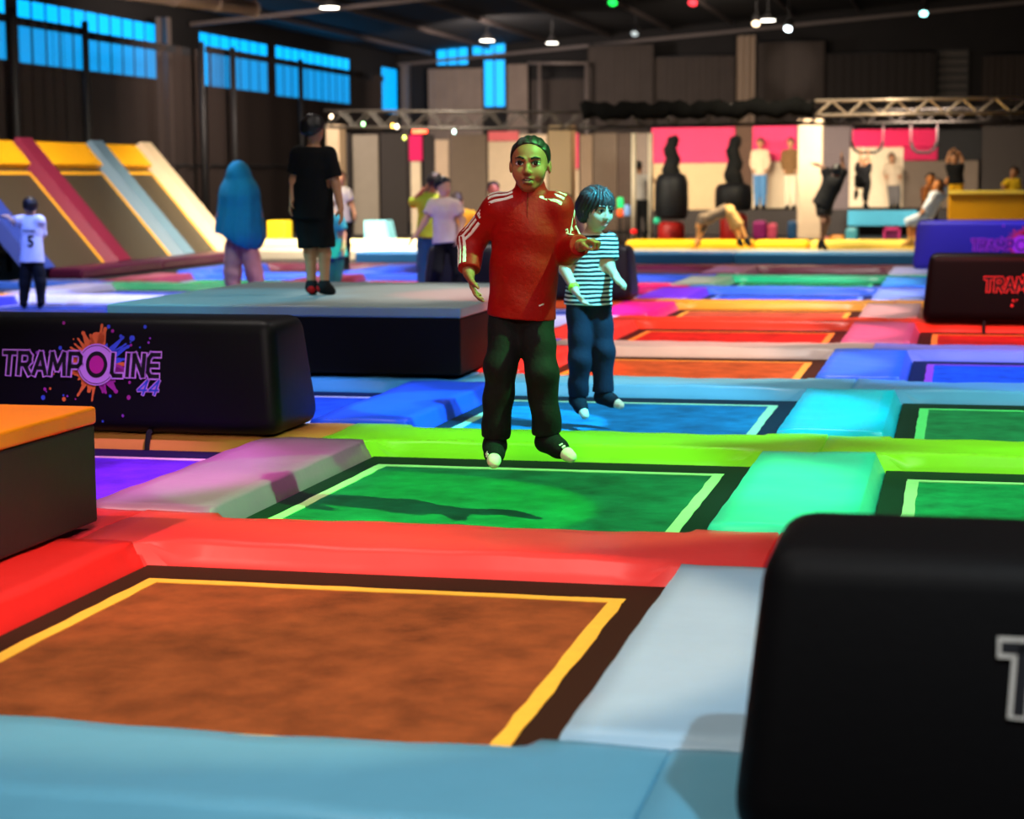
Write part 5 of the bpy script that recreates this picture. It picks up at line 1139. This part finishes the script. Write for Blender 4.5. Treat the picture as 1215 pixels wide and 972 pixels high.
simple('dim person in brown beyond the child with bob hair', dict(
    head=(673, 240), neck=(675, 252), shL=(668, 258), shR=(686, 260), elL=(665, 274), wrL=(666, 286), haL=(667, 292), elR=(690, 276), wrR=(692, 288), haR=(693, 294), pelvis=(680, 292), hiL=(675, 294), hiR=(686, 294), knL=(676, 310), knR=(686, 310), anL=(676, 322), anR=(686, 322), toL=(675, 324, -.1), toR=(687, 324, -.1)), 27.5,
    k=.85, skin=SK3, head=.22, face=(.8, -.6, 0), top=(cloth('brownish', (110, 80, 64)), 1.9, -.03, .015), bot=(BLK_C, 1.95, .01), shoe=BLK_C, hair=HAIRB, base=-.004, h=.014)
# ---------------- the obstacle course
FH = .017
simple('girl in black leaping with arms thrown up beside the cream pillar', dict(
    head=(994, 202), neck=(991, 211), shL=(984, 213), shR=(995, 214), elL=(978, 200), wrL=(971, 196), haL=(966, 194), elR=(1001, 200), wrR=(999, 189), haR=(998, 181), pelvis=(977, 240), hiL=(974, 243), hiR=(980, 243), knL=(977, 264, -.1), knR=(982, 262, .1), anL=(975, 290), anR=(974, 288, .15), toL=(981, 296, -.05), toR=(972, 295, .15)), 32.5,
    k=1.0, skin=skin('dusky', (110, 76, 58)), head=.2, face=(.8, .5, .3), hup=(.5, 0, .8), top=(BLK_C, 1.0, -.08, .03), topname='jacket', bot=(BLK_C, .6, .012), botname='shorts', shoe=BLK_C, hair=HAIRK, h=FH)
simple('gymnast in a backbend with hands and feet on the yellow kerb', dict(
    head=(831, 268), neck=(833, 262), shL=(833, 258, -.12), shR=(836, 262, .12), elL=(829, 274, -.12), wrL=(827, 285, -.12), haL=(825, 291, -.12), elR=(833, 276, .12), wrR=(830, 286, .12), haR=(829, 291, .12), pelvis=(863, 249), hiL=(867, 252, -.1), hiR=(866, 253, .1), knL=(879, 270, -.12), knR=(874, 274, .12), anL=(887, 287, -.12), anR=(878, 288, .12), toL=(890, 291, -.14), toR=(881, 291, .1)), 32.5,
    k=.95, skin=skin('warm', (216, 150, 84)), head=.2, face=(-.6, -.3, .3), hup=(-.3, 0, -1), top=(cloth('grey_top', (130, 110, 90)), .5, .0, .01), bot=(cloth('sand', (206, 160, 96)), .9, .006), botname='shorts', shoe=BLK_C, hair=HAIRB, h=FH)
simple('climber in white shirt and dark trousers standing in the white gate', dict(
    head=(758, 198), neck=(759, 207), shL=(754, 211), shR=(767, 211), elL=(752, 222), wrL=(754, 232), haL=(755, 237), elR=(775, 214), wrR=(783, 219), haR=(788, 222), pelvis=(760, 236), hiL=(757, 238), hiR=(764, 238), knL=(757, 256), knR=(767, 257), anL=(757, 278), anR=(769, 278), toL=(756, 282, -.1), toR=(772, 282, -.1)), 38.2,
    k=.92, skin=SK3, head=.2, face=(.4, .9, 0), top=(cloth('grey_white', (190, 180, 172)), .9, -.02, .012), bot=(BLK_C, 1.95, .008), shoe=BLK_C, hair=HAIRK, h=FH)
simple('gymnast in black hanging from the bar with one leg kicked out', dict(
    head=(1027, 193), neck=(1024, 198), shL=(1018, 200), shR=(1030, 201), elL=(1021, 190), wrL=(1022, 181), haL=(1021, 176), elR=(1032, 190), wrR=(1030, 182), haR=(1029, 178), pelvis=(1025, 217), hiL=(1021, 219), hiR=(1029, 219), knL=(1018, 210, -.35), knR=(1027, 232), anL=(1016, 230, -.3), anR=(1027, 244), toL=(1015, 236, -.3), toR=(1030, 247)), 38.0,
    k=.82, skin=SK3, head=.19, face=(.2, -1, 0), top=(BLK_C, .7, -.02, .015), bot=(BLK_C, 1.6, .008), shoe=BLK_C, hair=HAIRB, h=FH)
simple('person in pale top and grey jeans watching before the cream backdrop', dict(
    head=(1058, 187), neck=(1059, 195), shL=(1053, 199), shR=(1066, 199), elL=(1051, 208), wrL=(1053, 216), haL=(1054, 220), elR=(1068, 208), wrR=(1067, 216), haR=(1066, 220), pelvis=(1060, 219), hiL=(1057, 221), hiR=(1064, 221), knL=(1058, 232), knR=(1065, 232), anL=(1058, 244), anR=(1065, 244), toL=(1057, 247, -.1), toR=(1066, 247, -.1)), 42.45,
    k=.95, skin=SK3, head=.21, face=(0, -1, 0), top=(cloth('pale_top', (206, 186, 160)), .9, -.02, .012), bot=(cloth('grey_jeans', (110, 106, 106)), 1.95, .01), shoe=BLK_C, hair=HAIRB, style='long', h=FH)
for px, tc, bc, lb in ((902, (226, 200, 170), (80, 130, 180), 'person in cream jacket and blue jeans before the pink panel'), (938, (120, 90, 56), (220, 206, 180), 'person in olive top beside the cream pillar before the pink panel')):
    J = dict(head=(px, 170), neck=(px, 178), shL=(px - 7, 182), shR=(px + 7, 182), elL=(px - 9, 193), wrL=(px - 7, 203), haL=(px - 6, 208), elR=(px + 9, 193), wrR=(px + 7, 203), haR=(px + 6, 208), pelvis=(px, 206), hiL=(px - 4, 208), hiR=(px + 4, 208), knL=(px - 4, 227), knR=(px + 4, 227), anL=(px - 4, 245), anR=(px + 4, 245), toL=(px - 5, 248, -.1), toR=(px + 5, 248, -.1))
    simple(lb, J, 42.45, k=.95, skin=SK3, head=.21, face=(0, -1, 0), top=(cloth('t%d' % px, tc), 1.8, -.03, .015), bot=(cloth('b%d' % px, bc), 1.95, .01), shoe=BLK_C, hair=HAIRK, h=FH)
simple('person in white leaning back against the mustard pit wall', dict(
    head=(1113, 220), neck=(1115, 229), shL=(1108, 232, -.1), shR=(1119, 232, .1), elL=(1102, 242, -.2), wrL=(1096, 250, -.2), haL=(1092, 254, -.2), elR=(1120, 226, .1), wrR=(1122, 219, .1), haR=(1123, 214, .1), pelvis=(1101, 254), hiL=(1097, 256, -.1), hiR=(1102, 257, .1), knL=(1079, 263, -.15), knR=(1083, 265, .1), anL=(1080, 287, -.15), anR=(1086, 287, .1), toL=(1071, 291, -.2), toR=(1078, 291, .05)), 32.6,
    k=.95, skin=skin('amber', (196, 120, 60)), head=.21, face=(-.6, -.7, .3), top=(cloth('white2', (236, 236, 236)), 1.8, -.05, .012), bot=(cloth('white_trousers', (206, 214, 220)), 1.2, .012), shoe=cloth('tan_shoe', (190, 140, 70)), shoename='shoe', hair=HAIRB, h=FH)
simple('crouching person with hands at the face behind the person in white', dict(
    head=(1104, 213), neck=(1103, 222), shL=(1097, 226), shR=(1109, 226), elL=(1097, 236, -.2), wrL=(1099, 226, -.25), haL=(1100, 220, -.25), elR=(1107, 236, -.2), wrR=(1107, 227, -.25), haR=(1107, 221, -.25), pelvis=(1103, 250), hiL=(1099, 252), hiR=(1107, 252), knL=(1096, 258, -.3), knR=(1107, 258, -.3), anL=(1097, 286), anR=(1106, 286), toL=(1096, 291, -.15), toR=(1107, 291, -.15)), 34.6,
    k=.9, skin=skin('amber', (196, 120, 60)), head=.21, face=(0, -1, 0), top=(cloth('umber', (120, 70, 40)), .9, -.02, .01), bot=(BLK_C, 1.9, .01), shoe=BLK_C, hair=HAIRB, h=FH)
simple('person in black tee and yellow trousers with arms around the head, standing in the pit', dict(
    head=(1132, 188), neck=(1133, 195), shL=(1127, 199), shR=(1139, 199), elL=(1124, 190), wrL=(1127, 181), haL=(1131, 178), elR=(1142, 190), wrR=(1139, 183), haR=(1135, 180), pelvis=(1134, 217), hiL=(1131, 219), hiR=(1138, 219), knL=(1131, 240), knR=(1138, 240), anL=(1131, 262), anR=(1138, 262), toL=(1130, 266, -.1), toR=(1139, 266, -.1)), 34.6,
    k=.9, skin=SK3, head=.2, face=(0, -1, 0), top=(BLK_C, .6, -.02, .012), bot=(cloth('yellow_trousers', (240, 180, 30)), 1.95, .01), shoe=BLK_C, hair=HAIRB, h=FH)
simple('small child in yellow bobbing up behind the mustard pit wall', dict(
    head=(1203, 205), neck=(1201, 213), shL=(1196, 216), shR=(1207, 216), elL=(1191, 221, -.1), wrL=(1190, 225, -.2), haL=(1190, 228, -.2), elR=(1209, 225), wrR=(1208, 230), haR=(1207, 234), pelvis=(1201, 234), hiL=(1198, 236), hiR=(1204, 236), knL=(1198, 250), knR=(1204, 250), anL=(1198, 264), anR=(1204, 264), toL=(1197, 267, -.1), toR=(1205, 267, -.1)), 34.6,
    k=.78, skin=SK3, head=.19, face=(-.4, -1, 0), top=(cloth('yellow_top', (246, 200, 40)), .9, -.02, .012), bot=(cloth('dark_trousers', (40, 34, 34)), 1.95, .01), shoe=BLK_C, hair=HAIRB, h=FH)
#@@END
